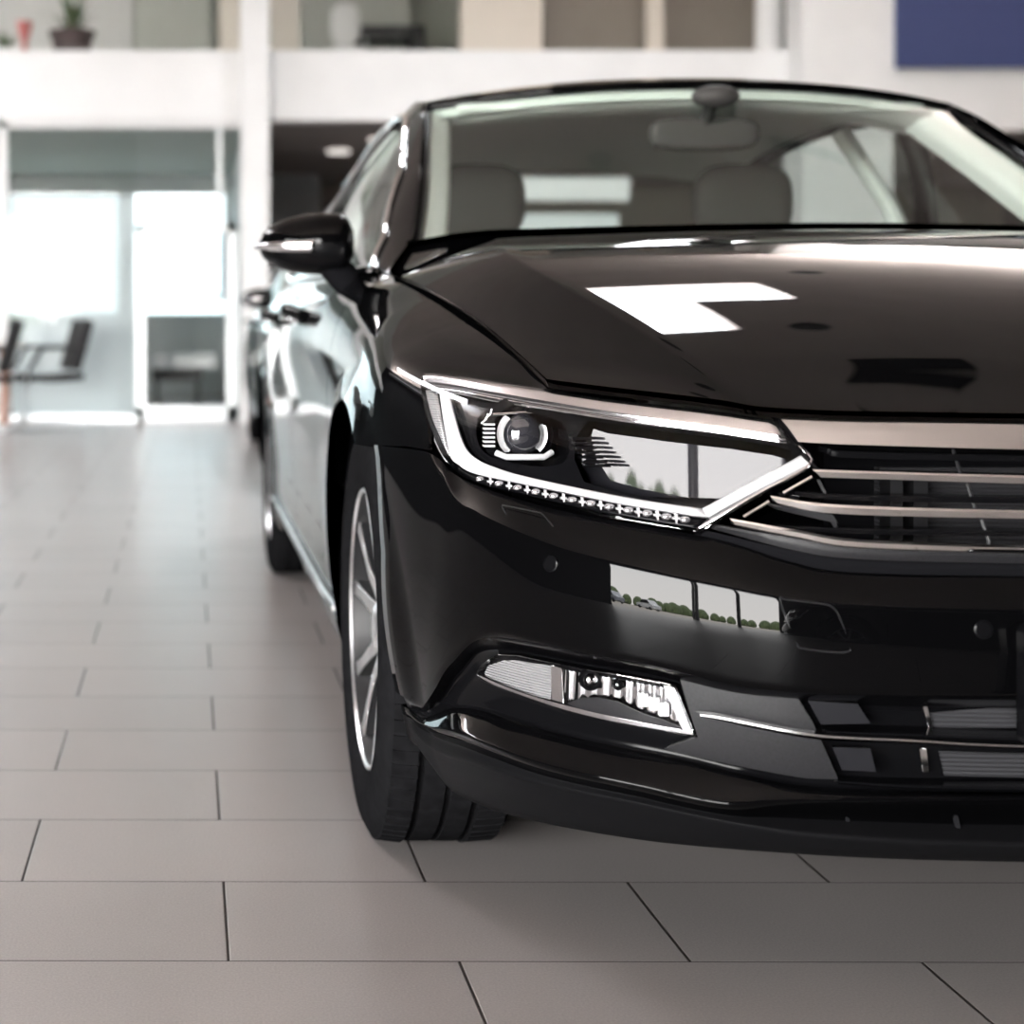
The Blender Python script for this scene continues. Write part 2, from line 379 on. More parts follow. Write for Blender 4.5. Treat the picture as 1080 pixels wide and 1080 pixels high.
# ---- bumper, lofted through feature rows given in (S,v,off)
def rowpts(px, off): 
    off = np.array(off if hasattr(off,'__len__') else [off]*len(px), float)
    sv = inv(px, off); return np.c_[sv, off]
ROWS = [
 rowpts([(402,470),(427,473),(450,477),(464,485),(484,503),(560,530.5),(737,565),(830,592),(900,605),(1080,609),(1386,611)], [.0,0,-.002,-.006,-.008,-.008,-.008,-.008,-.006,-.006,-.006]),
 rowpts([(404,484),(428,489),(453,500),(471,520),(499,548),(572,573),(735,609),(823,627),(909,636),(1080,642),(1386,646)], [.001,.001,.002,.006,.013,.017,.018,.018,.018,.018,.018]),
 rowpts([(410,585),(430,592),(453,598),(474,604),(507,613),(582,628),(740,660),(830,672),(909,680),(1080,690),(1386,694)], [.002,.003,.004,.008,.012,.018,.020,.020,.020,.020,.020]),
 rowpts([(426,735),(437,742),(446,744),(457,728),(476,699),(520,672),(664,698),(774,723),(842,731),(1080,736),(1386,738)], [.002,.004,.006,.008,.010,.012,.013,.013,.013,.013,.013]),
 rowpts([(428,740),(439,748),(450,750),(466,738),(486,710),(524,685),(664,708),(774,733),(842,741),(1080,746),(1386,748)], [.0,.0,-.002,-.022,-.028,-.030,-.030,-.030,-.04,-.05,-.05]),
 rowpts([(430,746),(441,754),(453,756),(476,748),(505,749),(545,761),(690,794),(780,815),(850,828),(1080,834),(1386,836)], [.0,.0,-.002,-.018,-.028,-.030,-.030,-.030,-.04,-.05,-.05]),
 rowpts([(431,748),(442,757),(455,759),(480,752),(510,756),(556,770),(700,803),(785,823),(858,836),(1080,840),(1386,842)], [.004,.006,.008,.010,.008,.006,.006,.008,.008,.006,.006]),
 rowpts([(432,754),(444,764),(459,770),(487,777),(520,790),(570,808),(670,831),(765,851),(850,847),(1080,844),(1386,846)], [.006,.012,.024,.040,.044,.044,.040,.034,.016,.008,.008]),
 rowpts([(433,758),(446,769),(462,777),(490,787),(525,800),(575,817),(672,839),(768,859),(855,862),(1080,868),(1386,870)], [.0,.0,.004,.012,.014,.014,.012,.010,-.01,-.02,-.02]),
 rowpts([(435,768),(448,782),(465,792),(494,802),(530,813),(580,828),(672,847),(768,867),(858,880),(1080,891),(1386,894)], [.002,.006,.010,.018,.022,.022,.022,.022,.020,.016,.016]),
 rowpts([(436,773),(450,787),(467,797),(496,807),(532,819),(582,834),(672,853),(768,874),(858,887),(1080,898),(1386,901)], [.002,.006,.010,.016,.020,.020,.020,.020,.018,.014,.014]),
 rowpts([(441,790),(456,812),(476,838),(508,855),(545,866),(600,878),(690,892),(780,899),(860,904),(1080,911),(1386,914)], [.0,.0,.0,.0,.0,.0,.0,.0,.0,.0,.0]),
]
last = ROWS[-1].copy(); last[:,1] = np.maximum(last[:,1]-.25,0); last[:,2] = -.09; ROWS.append(last)
NC = 16; SUBR = [8,16,16,6,10,5,8,6,6,4,8,4]
cols = []
for R in ROWS: cols.append(cat(R, np.linspace(0, len(R)-1, (len(R)-1)*NC+1)))
cols = np.array(cols)                                  # rows x cols x (S,v,off)
full = []; starts = [0]
for k in range(len(ROWS)-1):
    n = SUBR[k]
    for j in range(n): full.append(cols[k]+(cols[k+1]-cols[k])*j/n)
    starts.append(len(full))
full.append(cols[-1]); full = np.array(full)
def smooth_rows(A, it=2):
    for _ in range(it):
        B = A.copy(); B[1:-1] = .25*A[:-2]+.5*A[1:-1]+.25*A[2:]; A = B
    return A
full[...,2] = smooth_rows(full[...,2], 2)
for _ in range(3): full[:,1:-1,2] = .25*full[:,:-2,2]+.5*full[:,1:-1,2]+.25*full[:,2:,2]
rr, cc = full.shape[:2]
G = shell(full[...,0].ravel(), full[...,1].ravel(), full[...,2].ravel()).reshape(rr,cc,3)
G[:,-1,0] = 0.0
def ext(G, r0, r1, arch=True):
    A = G[r0:r1+1]
    if arch:
        e = A[:, :1].copy(); e1 = e+np.array([-.003,.010,0]); e2 = e+np.array([-.007,.030,0]); e3 = e+np.array([.04,.045,0])
        A = np.concatenate([e3,e2,e1,A],axis=1)
    return A
grid_obj('bumper_cover', ext(G, starts[0], starts[3]), M['paint'], car, mirror='weld')
grid_obj('lower_bumper_surround', ext(G, starts[3], starts[6], False), M['gloss'], car, mirror='weld')
grid_obj('front_splitter', ext(G, starts[6], starts[8]), M['paint'], car, mirror='weld')
grid_obj('lower_lip_spoiler', ext(G, starts[8], starts[12]), M['lip'], car, mirror='weld')

# ---- fender
lamp_top = [(443,401),(446,396.5),(452,394),(480,396.5),(530,404),(577,411),(640,421),(700,428),(760,435),(818,443.5)]
lamp_right = [(836,465),(857,490)]
lamp_bottom = [(800,524),(738,561),(690,553),(620,541),(560,527),(505,510),(484,500),(472,488),(462,472),(450,440),(445,418)]
lt = inv(smooth_poly(lamp_top,5)); lr = inv(lamp_right); lb = inv(np.r_[lamp_bottom[:2], smooth_poly(lamp_bottom[2:],4)])
lamp_outline = np.r_[lt, lr, lb]
seamY = [(577,410,.31),(565,397,.36),(540,373,.45),(505,343,.605),(460,312,.826),(430,298,1.0),(413,290,1.18)]
seam3 = np.array([P3(*q) for q in seamY]); seam3d = smooth_poly(seam3, 10)
k_t = [i for i,p in enumerate(proj(shell(lt[:,0],lt[:,1]))) if p[0] <= 575]
fr = lt[k_t][::-1]                                       # from near (575,411) to lamp tip
lbo = inv(smooth_poly([(445,418),(450,440),(462,472)],4))
# seam in (S,v): nearest by projection, restricted to v near the top
sm_px = proj(seam3d)
_all = inv(sm_px); _o = np.argsort(_all[:,0]); _aS = _all[_o,0]; _av = _all[_o,1]; _aD = (seam3d-shell(_all[:,0],_all[:,1]))[_o]
def fsurf(a, b, o=0):
    a = np.atleast_1d(a).astype(float); b = np.atleast_1d(b).astype(float); p = shell(a,b,o)
    vs = np.interp(a,_aS,_av); w = np.clip((b-(vs-1.6))/1.6,0,1); w = w*w*(3-2*w)*np.clip((a-(_aS[0]-.12))/.12,0,1)*np.clip((_aS[-1]+.15-a)/.15,0,1)
    return p+np.stack([np.interp(a,_aS,_aD[:,k]) for k in range(3)],1)*w[:,None]
def fsurf_n(a, b):
    b = np.minimum(b,9.96); u = fsurf(a+.004,b)-fsurf(a-.004,b); w = fsurf(a,b+.03)-fsurf(a,b-.03); n = np.cross(w,u); return n/(np.linalg.norm(n,axis=1)[:,None]+1e-12)
arch = lambda ax, r, a: inv_yz(ax[0]+r*np.cos(a), ax[1]+r*np.sin(a))
a_front = math.radians(122)
ac = arch(AX1, .375, np.linspace(math.radians(123), math.radians(-12), 40))
low = inv_yz(np.array([1.262,1.262,1.262]), np.array([.26,.5,.8]))
topb = inv_yz(np.array([1.262]), np.array([.915]))
sm = _all.copy()
f_out = np.r_[sm[::-1], fr, inv(np.array([(443,402),(446,425),(451,450),(453,468),(450,474),(427,470)])), ac, low, [[low[0,0], 9.85]]]
trimmed('front_fender', f_out, M['paint'], car, step=.016, off=0, surf=lambda a,b,o: fsurf(a,b,o), surf_n=fsurf_n)

# ---- hood
front_px = [(1386,449),(1240,448),(1080,447),(960,445.5),(880,444),(800,439.5),(760,433),(700,425.5),(640,418.5),(577,410)]
fsv = inv(front_px); fp = shell(fsv[:,0],fsv[:,1],.002); fp[0,0] = 0
def hrow(ctr, crease, seam, dome=.012, out=.004):
    ctr = np.array(ctr); crease = np.array(crease); seam = np.array(seam); A = []
    for t in np.linspace(0,1,31):
        p = ctr+(crease-ctr)*t; p = p.copy()
        # centre to crease: flat at the middle, falling outwards
        zz = ctr[2]+(crease[2]-ctr[2])*t**1.7; yy = ctr[1]+(crease[1]-ctr[1])*t**1.8
        A.append((p[0],yy,zz))
    for t in np.linspace(0,1,21)[1:]:
        p = crease+(seam-crease)*t; p[2] += out*4*t*(1-t)*.6; A.append(tuple(p))
    return np.array(A)
fpd = cat(fp, np.r_[np.linspace(0,5,31), np.linspace(5,9,21)[1:]])
def zprof(y, y1, z1, y2=1.145, z2=1.003, e=1.75): return z1+(z2-z1)*(1-(1-min(max((y-y1)/(y2-y1),0),1))**e)
def solve(px, py, y1, z1, y2, z2):
    ys = np.linspace(y1, y2, 2000); zs = np.array([zprof(y,y1,z1,y2,z2) for y in ys]); zr = CZ-(py-VY)/F*(ys-CY)
    return P3(px, py, float(ys[np.argmin(abs(zs-zr))]))
c0 = lambda y: (0,y,zprof(y,fp[0,1],fp[0,2]))
cy1, cz1 = fpd[30,1], fpd[30,2]
cr_ = [solve(a,b,cy1,cz1,1.26,.995) for a,b in ((784,421),(747,384),(683,348),(609,317),(547,276),(538,260))]
cpt = np.array([fpd[30]]+cr_+[P3(540,248.5,1.20)]); spt = np.array([fpd[-1]]+[seam3[k] for k in range(1,7)]+[P3(432,262,1.30)])
wt = np.array([8]+[1]*6+[6.]) 
fx = [np.polyfit(cpt[:,1], cpt[:,k], 3, w=wt) for k in (0,2)]; gx_ = [np.polyfit(spt[:-1,1], spt[:-1,k], 4, w=np.array([8,1,1,1,1,1,4.])) for k in (0,2)]
HR = [fpd]
for q_ in np.linspace(0,1,13)[1:-1]:
    yc = fp[0,1]+(1.145-fp[0,1])*q_; yk = cpt[0,1]+(cpt[-1,1]-cpt[0,1])*q_; ys_ = spt[0,1]+(spt[-2,1]-spt[0,1])*min(q_*1.08,1)
    HR.append(hrow(c0(yc), (np.polyval(fx[0],yk),yk,np.polyval(fx[1],yk)), (np.polyval(gx_[0],ys_),ys_,np.polyval(gx_[1],ys_)), out=.005))
HR.append(hrow((0,1.145,1.003), cpt[-1], spt[-1], out=.010))
HR = np.array(HR)
Gh = cat(HR.reshape(len(HR),-1), np.linspace(0,len(HR)-1,97)).reshape(97,-1,3)
# thin gap to the fender
Gh[:,-1,0] += .0025
Gh = Gh[:, ::-1]; Gh[:,-1,0] = 0
grid_obj('hood', Gh, M['paint'], car, mirror='weld', skirt=.012)

# ---- doors, sills, rear quarter
def side_rect(y0,y1,v0,v1): 
    s0,s1 = S_at_y(y0),S_at_y(y1); return [(s0,v0),(s1,v0),(s1,v1),(s0,v1)]
front_door = trimmed('front_door', side_rect(1.268,2.38,2.0,10), M['paint'], car, step=.03)
rear_arch = arch(AX2,.375,np.linspace(math.radians(150),math.radians(35),20))
aY = AX2[0]-.375*math.cos(math.radians(30))
rear_door = trimmed('rear_door', side_rect(2.386,3.30,2.0,10), M['paint'], car, step=.03)
ra = arch(AX2,.375,np.linspace(math.radians(178),math.radians(2),40))
ra = arch(AX2,.375,np.linspace(math.radians(163),math.radians(5),36))
rq = [(S_at_y(3.306),10),(S_at_y(3.306),2.0)]
q_out = np.r_[[[S_at_y(3.306),10],[S_at_y(3.306),2.0]], ra, [[S_at_y(4.07),2.0],[S_at_y(4.07),.6],[SMAX-.01,.6],[SMAX-.01,10]]]
trimmed('rear_quarter_panel', q_out, M['paint'], car, step=.04)
trimmed('side_sill', side_rect(1.262,3.30,.5,1.95), M['paint'], car, step=.03, off=.006)
# chrome strip on the sills
s_ = np.linspace(S_at_y(1.27), S_at_y(3.28), 60)
for sg in (1,-1):
    p = shell(s_*sg, np.full(60,2.15), .006); MB().tube(p, .005, 8).build('sill_chrome_strip', M['brushed'], car, smooth=60)
# door handles
for yy, dr in ((2.16,front_door),(3.12,rear_door)):
    for sg in (1,-1):
        dd = dr if sg > 0 else bpy.data.objects[dr['_m']]
        sv = inv_yz(np.linspace(yy-.12,yy+.11,9), np.full(9,.855)); p = shell(sv[:,0]*sg, sv[:,1], np.array([.004,.022,.034,.038,.039,.038,.034,.022,.004]))
        h = MB().tube(p, [.012,.014,.016,.017,.017,.017,.016,.014,.012], 10, flat=1.1).build('door_handle', M['paint'], dd, smooth=60)
        sv = inv_yz(np.linspace(yy-.11,yy+.10,9), np.full(9,.838)); p = shell(sv[:,0]*sg, sv[:,1], np.array([.004,.022,.034,.038,.039,.038,.034,.022,.004])+.004)
        MB().tube(p, .004, 8).build('handle_chrome', M['chrome'], dd, smooth=60)
# wheel arch liners, wells and underbody
for ax in (AX1, AX2):
    for sg in (1,-1):
        mb = MB()
        prof = [(0,.372),(.02,.385),(.42,.385),(.425,.02)]
        mb.lathe([(sg*(-.888)+sg*a, r) for a,r in prof], (0,ax[0],ax[1]), 'X', 40, math.radians(-12), math.radians(178))
        mb.build('wheel_arch_liner', M['matte'], car, smooth=50)
MB().box(-.46,.46,.35,4.5,.17,.30).build('underbody', M['matte'], car)
MB().box(-.80,.80,1.32,3.18,.17,.45).build('floor_pan', M['matte'], car)

# ---- greenhouse: side frames between belt line and rail
belt = np.array([(-.800,1.24,.925),(-.828,1.42,.938),(-.838,1.8,.947),(-.842,2.4,.956),(-.840,3.0,.965),(-.828,3.6,.978),(-.80,4.0,.99),(-.76,4.3,1.0)])
rail = np.array([(-.752,1.33,.965),(-.718,1.48,1.045),(-.662,1.75,1.215),(-.615,2.08,1.362),(-.590,2.6,1.405),(-.592,3.2,1.375),(-.612,3.75,1.245),(-.66,4.25,1.03)])
beltd = lambda a: cat(belt, np.asarray(a)); raild = lambda a: cat(rail, np.asarray(a))
def green(a, b, off=0):
    a = np.atleast_1d(a); b = np.atleast_1d(b); B = beltd(a); R = raild(a); p = B+(R-B)*b[:,None]
    p[:,0] -= .045*4*b*(1-b)*np.clip((R[:,2]-B[:,2])/.4,0,1)
    if np.any(np.asarray(off)!=0): p = p+green_n(a,b)*np.broadcast_to(off,a.shape)[:,None]
    return p
def green_n(a,b):
    e=.01; u = green(np.clip(a+e,0,7),b)-green(np.clip(a-e,0,7),b); w = green(a,b+e)-green(a,b-e); n = np.cross(u,w); n/= np.linalg.norm(n,axis=1)[:,None]+1e-12
    n[n[:,0]>0] *= -1; return n
win1 = [(.75,.04),(3.35,.03),(3.30,.90),(2.95,.885),(2.0,.80),(1.2,.52)]
win2 = [(3.52,.03),(5.15,.03),(5.45,.40),(5.45,.80),(5.0,.89),(4.2,.905),(3.47,.90)]
gs = dict(surf=lambda a,b,o: green(a,b,o), surf_n=green_n, scale=(.45,.42))
trimmed('side_window_frame', [(0,0),(7,0),(7,1),(0,1)], M['paint'], car, holes=[win1,win2], step=.03, skirt=.006, **gs)
def inset_poly(w, s): 
    w = np.array(w); c = w.mean(0); return c+(w-c)*s
trimmed('front_side_glass', inset_poly(win1,1.02), M['sglass'], front_door, off=-.012, step=.05, skirt=0, mirror=bpy.data.objects[front_door['_m']], **gs)
trimmed('rear_side_glass', inset_poly(win2,1.02), M['sglass'], rear_door, off=-.012, step=.05, skirt=0, mirror=bpy.data.objects[rear_door['_m']], **gs)
for sg in (1,-1):
    for w in (win1,):
        mb = MB()
        q = densify(np.array([(.62,.0),(1.1,.55),(1.95,.84),(2.95,.915),(4.2,.935),(5.05,.92),(5.5,.82),(5.6,.45),(5.3,.01),(3.4,.0)]), .2)
        q = smooth_poly(q, 3, True); p = green(q[:,0],q[:,1],.004); p[:,0] *= sg
        mb.tube(p, .007, 6, closed=True)
        mb.build('window_chrome_trim', M['chrome'], car, smooth=60)
# B pillar cover
trimmed('door_pillar_cover', [(3.33,.01),(3.56,.01),(3.50,.91),(3.28,.90)], M['gloss'], car, off=.003, step=.05, skirt=.004, **gs)

# ---- windscreen, roof, rear glass, boot
def sweep(curve, crown_z, crown_y, n=30, ins=0.0):
    """across the car from one edge curve to its mirror image, crowned"""
    A = []
    for p, cz, cy in zip(curve, crown_z, crown_y):
        x0 = p[0]+ins; r = []
        for t in np.linspace(-1,1,n*2+1):
            k = 1-abs(t)**2.2; r.append((abs(x0)*t, p[1]+cy*k, p[2]+cz*k))
        A.append(r)
    return np.array(A)
ws_c = np.array([(-.725,1.42,.985),(-.690,1.57,1.078),(-.655,1.76,1.195),(-.612,2.02,1.345)])
ws_c = smooth_poly(ws_c, 8)
tt = np.linspace(0,1,len(ws_c))
WS = sweep(ws_c, .012+.02*tt, -(.15-.01*tt))
grid_obj('windscreen', WS, M['wglass'], car, mirror=False, skirt=0, flip=True)
# frit border and seal round the glass
border = np.r_[WS[:,0], WS[-1,1:-1], WS[::-1,-1], WS[0,-2:0:-1]]
MB().tube(border, .008, 8, closed=True, flat=1.0).build('windscreen_seal', M['gloss'], car, smooth=60)
rc = smooth_poly(np.array([(-.618,2.01,1.350),(-.612,2.12,1.368),(-.600,2.35,1.390),(-.588,2.6,1.402),(-.588,3.0,1.390),(-.592,3.3,1.360),(-.600,3.5,1.322)]), 8)
t2 = np.linspace(0,1,len(rc))
grid_obj('roof', sweep(rc, .034+.024*np.sin(np.pi*np.minimum(t2*1.6,1)*.5)+0*t2, -(.145*(1-t2)**1.6), ins=-.004), M['paint'], car, mirror=False, skirt=.012, flip=True)
grid_obj('headliner', sweep(rc, .030+.024*np.sin(np.pi*np.minimum(t2*1.6,1)*.5), -(.145*(1-t2)**1.6)+.02, ins=.02)-np.array([0,0,.035]), M['liner'], car, mirror=False)
# A pillar painted strip between screen and side frame
pa = ws_c; ra_ = raild(np.linspace(0.35,3.0,len(ws_c)))
strip = np.stack([pa+np.array([-.004,-.004,.0]), (pa*.5+ra_*.5)+np.array([-.008,-.010,.006]), ra_+np.array([-.002,0,0])],axis=0)
strip = cat(strip.reshape(3,-1), np.linspace(0,2,9)).reshape(9,-1,3)
grid_obj('windscreen_pillar', strip, M['paint'], car, skirt=.006, flip=True)
pin = np.stack([pa+np.array([.012,.0,-.012]), pa+np.array([.062,.035,-.02]), pa+np.array([.066,.13,-.02])],axis=0); pin = cat(pin.reshape(3,-1), np.linspace(0,2,7)).reshape(7,-1,3)
grid_obj('pillar_trim', pin, M['liner'], car, flip=True)
rg = smooth_poly(np.array([(-.597,3.52,1.318),(-.615,3.75,1.225),(-.65,4.05,1.095),(-.67,4.22,1.02)]), 6)
grid_obj('rear_window', sweep(rg, np.full(len(rg),.03), np.full(len(rg),.06)), M['sglass'], car, mirror=False, flip=True)
bt = smooth_poly(np.array([(-.70,4.20,1.0),(-.735,4.45,.998),(-.72,4.63,.995),(-.70,4.66,.93)]), 5)
grid_obj('boot_lid', sweep(bt, np.full(len(bt),.025), np.full(len(bt),.05)), M['paint'], car, mirror=False, flip=True)
sh = smooth_poly(np.array([(-.67,4.22,1.0),(-.70,4.2,1.0)]),2)
hd = np.stack([WS[-1]+np.array([0,.004,-.012]), WS[-1]*np.array([.96,1,1])+np.array([0,.05,-.040]), WS[-1]*np.array([.94,1,1])+np.array([0,.13,-.050])],axis=0); hd = cat(hd.reshape(3,-1), np.linspace(0,2,9)).reshape(9,-1,3)
grid_obj('header_trim', hd, M['liner'], car, mirror=False, flip=True)
for sg in (1,-1):
    A_,B_,C_,D_ = [np.array(q)*np.array([sg,1,1]) for q in ((-.806,1.185,.921),(-.756,1.305,.975),(-.728,1.415,.984),(-.804,1.26,.930))]
    MB().grid(np.array([[(A_*(1-u)+B_*u)*(1-v)+(D_*(1-u)+C_*u)*v+np.array([-.004*sg,0,.006])*4*u*(1-u) for u in np.linspace(0,1,7)] for v in np.linspace(0,1,7)])).build('pillar_base', M['paint'], car, smooth=80)
# cowl and wipers
cw = MB()
cwl = np.stack([WS[0]+np.array([0,.012,.004]), WS[0]+np.array([0,-.035,-.018]), WS[0]+np.array([0,-.09,-.06])],axis=0)
grid_obj('cowl_panel', cwl, M['matte'], car, mirror=False)
for (x0,x1) in ((-.60,-.02),(.02,.58)):
    xs = np.linspace(x0,x1,12); pts = [(x, 1.24+.15*(abs(x)/.725)**2.2, 1.000) for x in xs]
    mb = MB().tube([(p[0],p[1],p[2]+.004) for p in pts], .006, 6).tube([pts[0],(x0+.2,pts[3][1]-.02,.985),(x0+.33,pts[5][1]-.06,.97)],.008,6)
    mb.build('wiper', M['matte'], car, smooth=60)

# ---- interior
def cushion(c, sx, sy, sz, e=.55): return MB().sphere(c, 1, 28, 16, (sx,sy,sz), e)
for sx in (-.37,.37):
    st = MB().box(0,0,0,0,0,0)
    st = cushion((sx,2.72,.78),.25,.09,.30,.5)
    s = st.build('seat', M['seat'], car, smooth=80)
    h = cushion((sx,2.70,1.175),.135,.055,.105,.62).build('headrest', M['seat'], s, smooth=80)
    for q_ in (-.07,.07): MB().tube([(sx+q_,2.71,1.0),(sx+q_,2.71,1.11)],.007).build('headrest_post', M['chrome'], s, smooth=60)
    cushion((sx,2.45,.55),.26,.26,.09,.5).build('seat_cushion', M['seat'], s, smooth=80)
bs = cushion((0,3.62,.80),.64,.10,.24,.4).build('rear_seat', M['seat'], car, smooth=80)
for sx in (-.42,0,.42): cushion((sx,3.62,1.08),.12,.05,.065,.6).build('rear_headrest', M['seat'], bs, smooth=80)
MB().box(-.66,.66,3.62,4.24,.93,.965).build('parcel_shelf', M['dash'], car, bevel=.01)
# dashboard: swept section
db = []
for x in np.linspace(-.72,.72,25):
    yo = .30*(abs(x)/.725)**2.2; hump = .045*math.exp(-((x-.37)/.17)**4)
    db.append([(x,1.22+yo,.955),(x,1.42+yo*.6,.975+hump*.6),(x,1.56+yo*.5,.975+hump),(x,1.72+yo*.2,.955+hump*.6),(x,1.80,.90),(x,1.84,.70)])
grid_obj('dashboard', np.array(db), M['dash'], car, mirror=False, flip=False)
sw = MB(); sw.lathe([(.0,.17),(.012,.186),(.0,.198),(-.012,.186),(.0,.17)], (0,0,0),'Y',40); sw.box(-.17,.17,-.008,.008,-.02,.02); sw.box(-.02,.02,-.008,.008,-.17,.02); sw.sphere((0,-.02,0),.07,16,10,(1,.5,.8))
s = sw.build('steering_wheel', M['matte'], car, smooth=50, loc=(.37,1.98,.885)); s.rotation_euler = (math.radians(-22),0,0)
mr = cushion((-.01,1.86,1.262),.125,.02,.038,.6).build('rear_view_mirror', M['dash'], car, smooth=80)
MB().box(-.115,.095,1.882,1.886,1.232,1.292).build('mirror_glass', M['chrome'], mr)
MB().tube([(-.01,1.86,1.28),(-.01,1.80,1.33),(-.01,1.75,1.34)],.014).sphere((-.01,1.78,1.335),.045,16,10,(1.2,.8,.55)).build('mirror_stalk', M['dash'], mr, smooth=60)
for sx in (-.36,.36):
    cushion((sx,2.03,1.338),.19,.07,.012,.4).build('sun_visor', M['liner'], car, smooth=80)
MB().tube([(-.72,1.4,1.0),(-.62,2.0,1.33)],.001).v
# door inner trims
for sg in (-1,1):
    MB().box(min(sg*.78,sg*.82),max(sg*.78,sg*.82),1.45,3.5,.45,.93).build('door_inner_trim', M['dash'], car, bevel=.02)
for sg in (-1,1):   # interior B pillars
    MB().tube([(sg*.79,2.50,.92),(sg*.72,2.56,1.15),(sg*.60,2.60,1.36)],[.05,.045,.05],8,flat=.5).build('pillar_trim', M['liner'], car, smooth=60)
MB().box(-.74,.74,.42,1.36,.28,.62).build('engine_block_cover', M['matte'], car)

# ---- door mirrors
mir_list = []
for sg in (1,-1):
    xs = np.linspace(-1.032,-.842,22); rings_top = []; 
    def sect(x):
        t = (x+1.032)/.19
        w = max(1-abs(1-t*1.25)**2.6,0)**.5 if t<.8 else max(1-((t-.8)/.2)**3*.55,0)
        return t, max(w,.02)
    B = []
    for x in xs:
        t, w = sect(x); r = []
        for j in range(32):
            an = 2*math.pi*j/32; cy_ = math.cos(an); cz_ = math.sin(an)
            e = .8; yy = math.copysign(abs(cy_)**e,cy_)*.075*w; zz = math.copysign(abs(cz_)**.9,cz_)*(.062*w if cz_>0 else .060*w)
            r.append((x*sg*-1*-1, 1.50+yy+(.02*(1-t)), .993+zz+.004*t))
        B.append(r)
    B = np.array(B); mb = MB(); n = 32
    mb.grid(np.concatenate([B,B[:,:1]],axis=1))
    mb.add([tuple(B[0].mean(0))]+[tuple(p) for p in B[0]], [(0,i+1,(i+1)%n+1) for i in range(n)])
    mb.add([tuple(B[-1].mean(0))]+[tuple(p) for p in B[-1]], [(0,i+1,(i+1)%n+1) for i in range(n)])
    m_ = mb.build('door_mirror', M['paint'], car, smooth=60)
    # lower cover, slightly larger below z .972
    m2 = MB(); low_ = []
    for r in B:
        c = r.mean(0); q = [c+(p-c)*1.02+np.array([0,0,-.002]) for p in r[16:33]] ; q = q+[c+(r[0]-c)*1.02+np.array([0,0,-.002])]; low_.append(q)
    m2.grid(np.array(low_)); m2.build('mirror_lower_cover', M['gloss'], m_, smooth=60)
    m3 = MB(); ind = []
    for x, r in zip(xs[:13], B[:13]):
        c = r.mean(0)
        q = []
        for zz in (-.020,-.012,-.004,.003):
            # front facing side is negative y
            w = sect(x)[1]; fz = min(abs(zz)/(.062*w+1e-6),1); yy = -(.075*w)*(1-fz**2.2)**.45
            q.append((x*sg, c[1]+yy-.0035, c[2]+zz*max(w,.3)))
        ind.append(q)
    tip = [(-1.036*sg, 1.50+.02-.0, .993+zz*.4) for zz in (-.020,-.012,-.004,.003)]
    m3.grid(np.array([tip]+ind)); ob = m3.build('turn_signal_lens', M['brushed'], m_, smooth=60)
    sd = ob.modifiers.new('s','SOLIDIFY'); sd.thickness = .004
    MB().tube([(-.885*sg,1.50,.955),(-.858*sg,1.49,.925),(-.832*sg,1.46,.890),(-.80*sg,1.44,.872)],[.04,.042,.036,.03],14,flat=.75).build('mirror_arm', M['matte'], m_, smooth=60)
    MB().box(min(sg*-1.01,sg*-.86),max(sg*-1.01,sg*-.86),1.568,1.574,.95,1.035).build('mirror_glass', M['chrome'], m_)
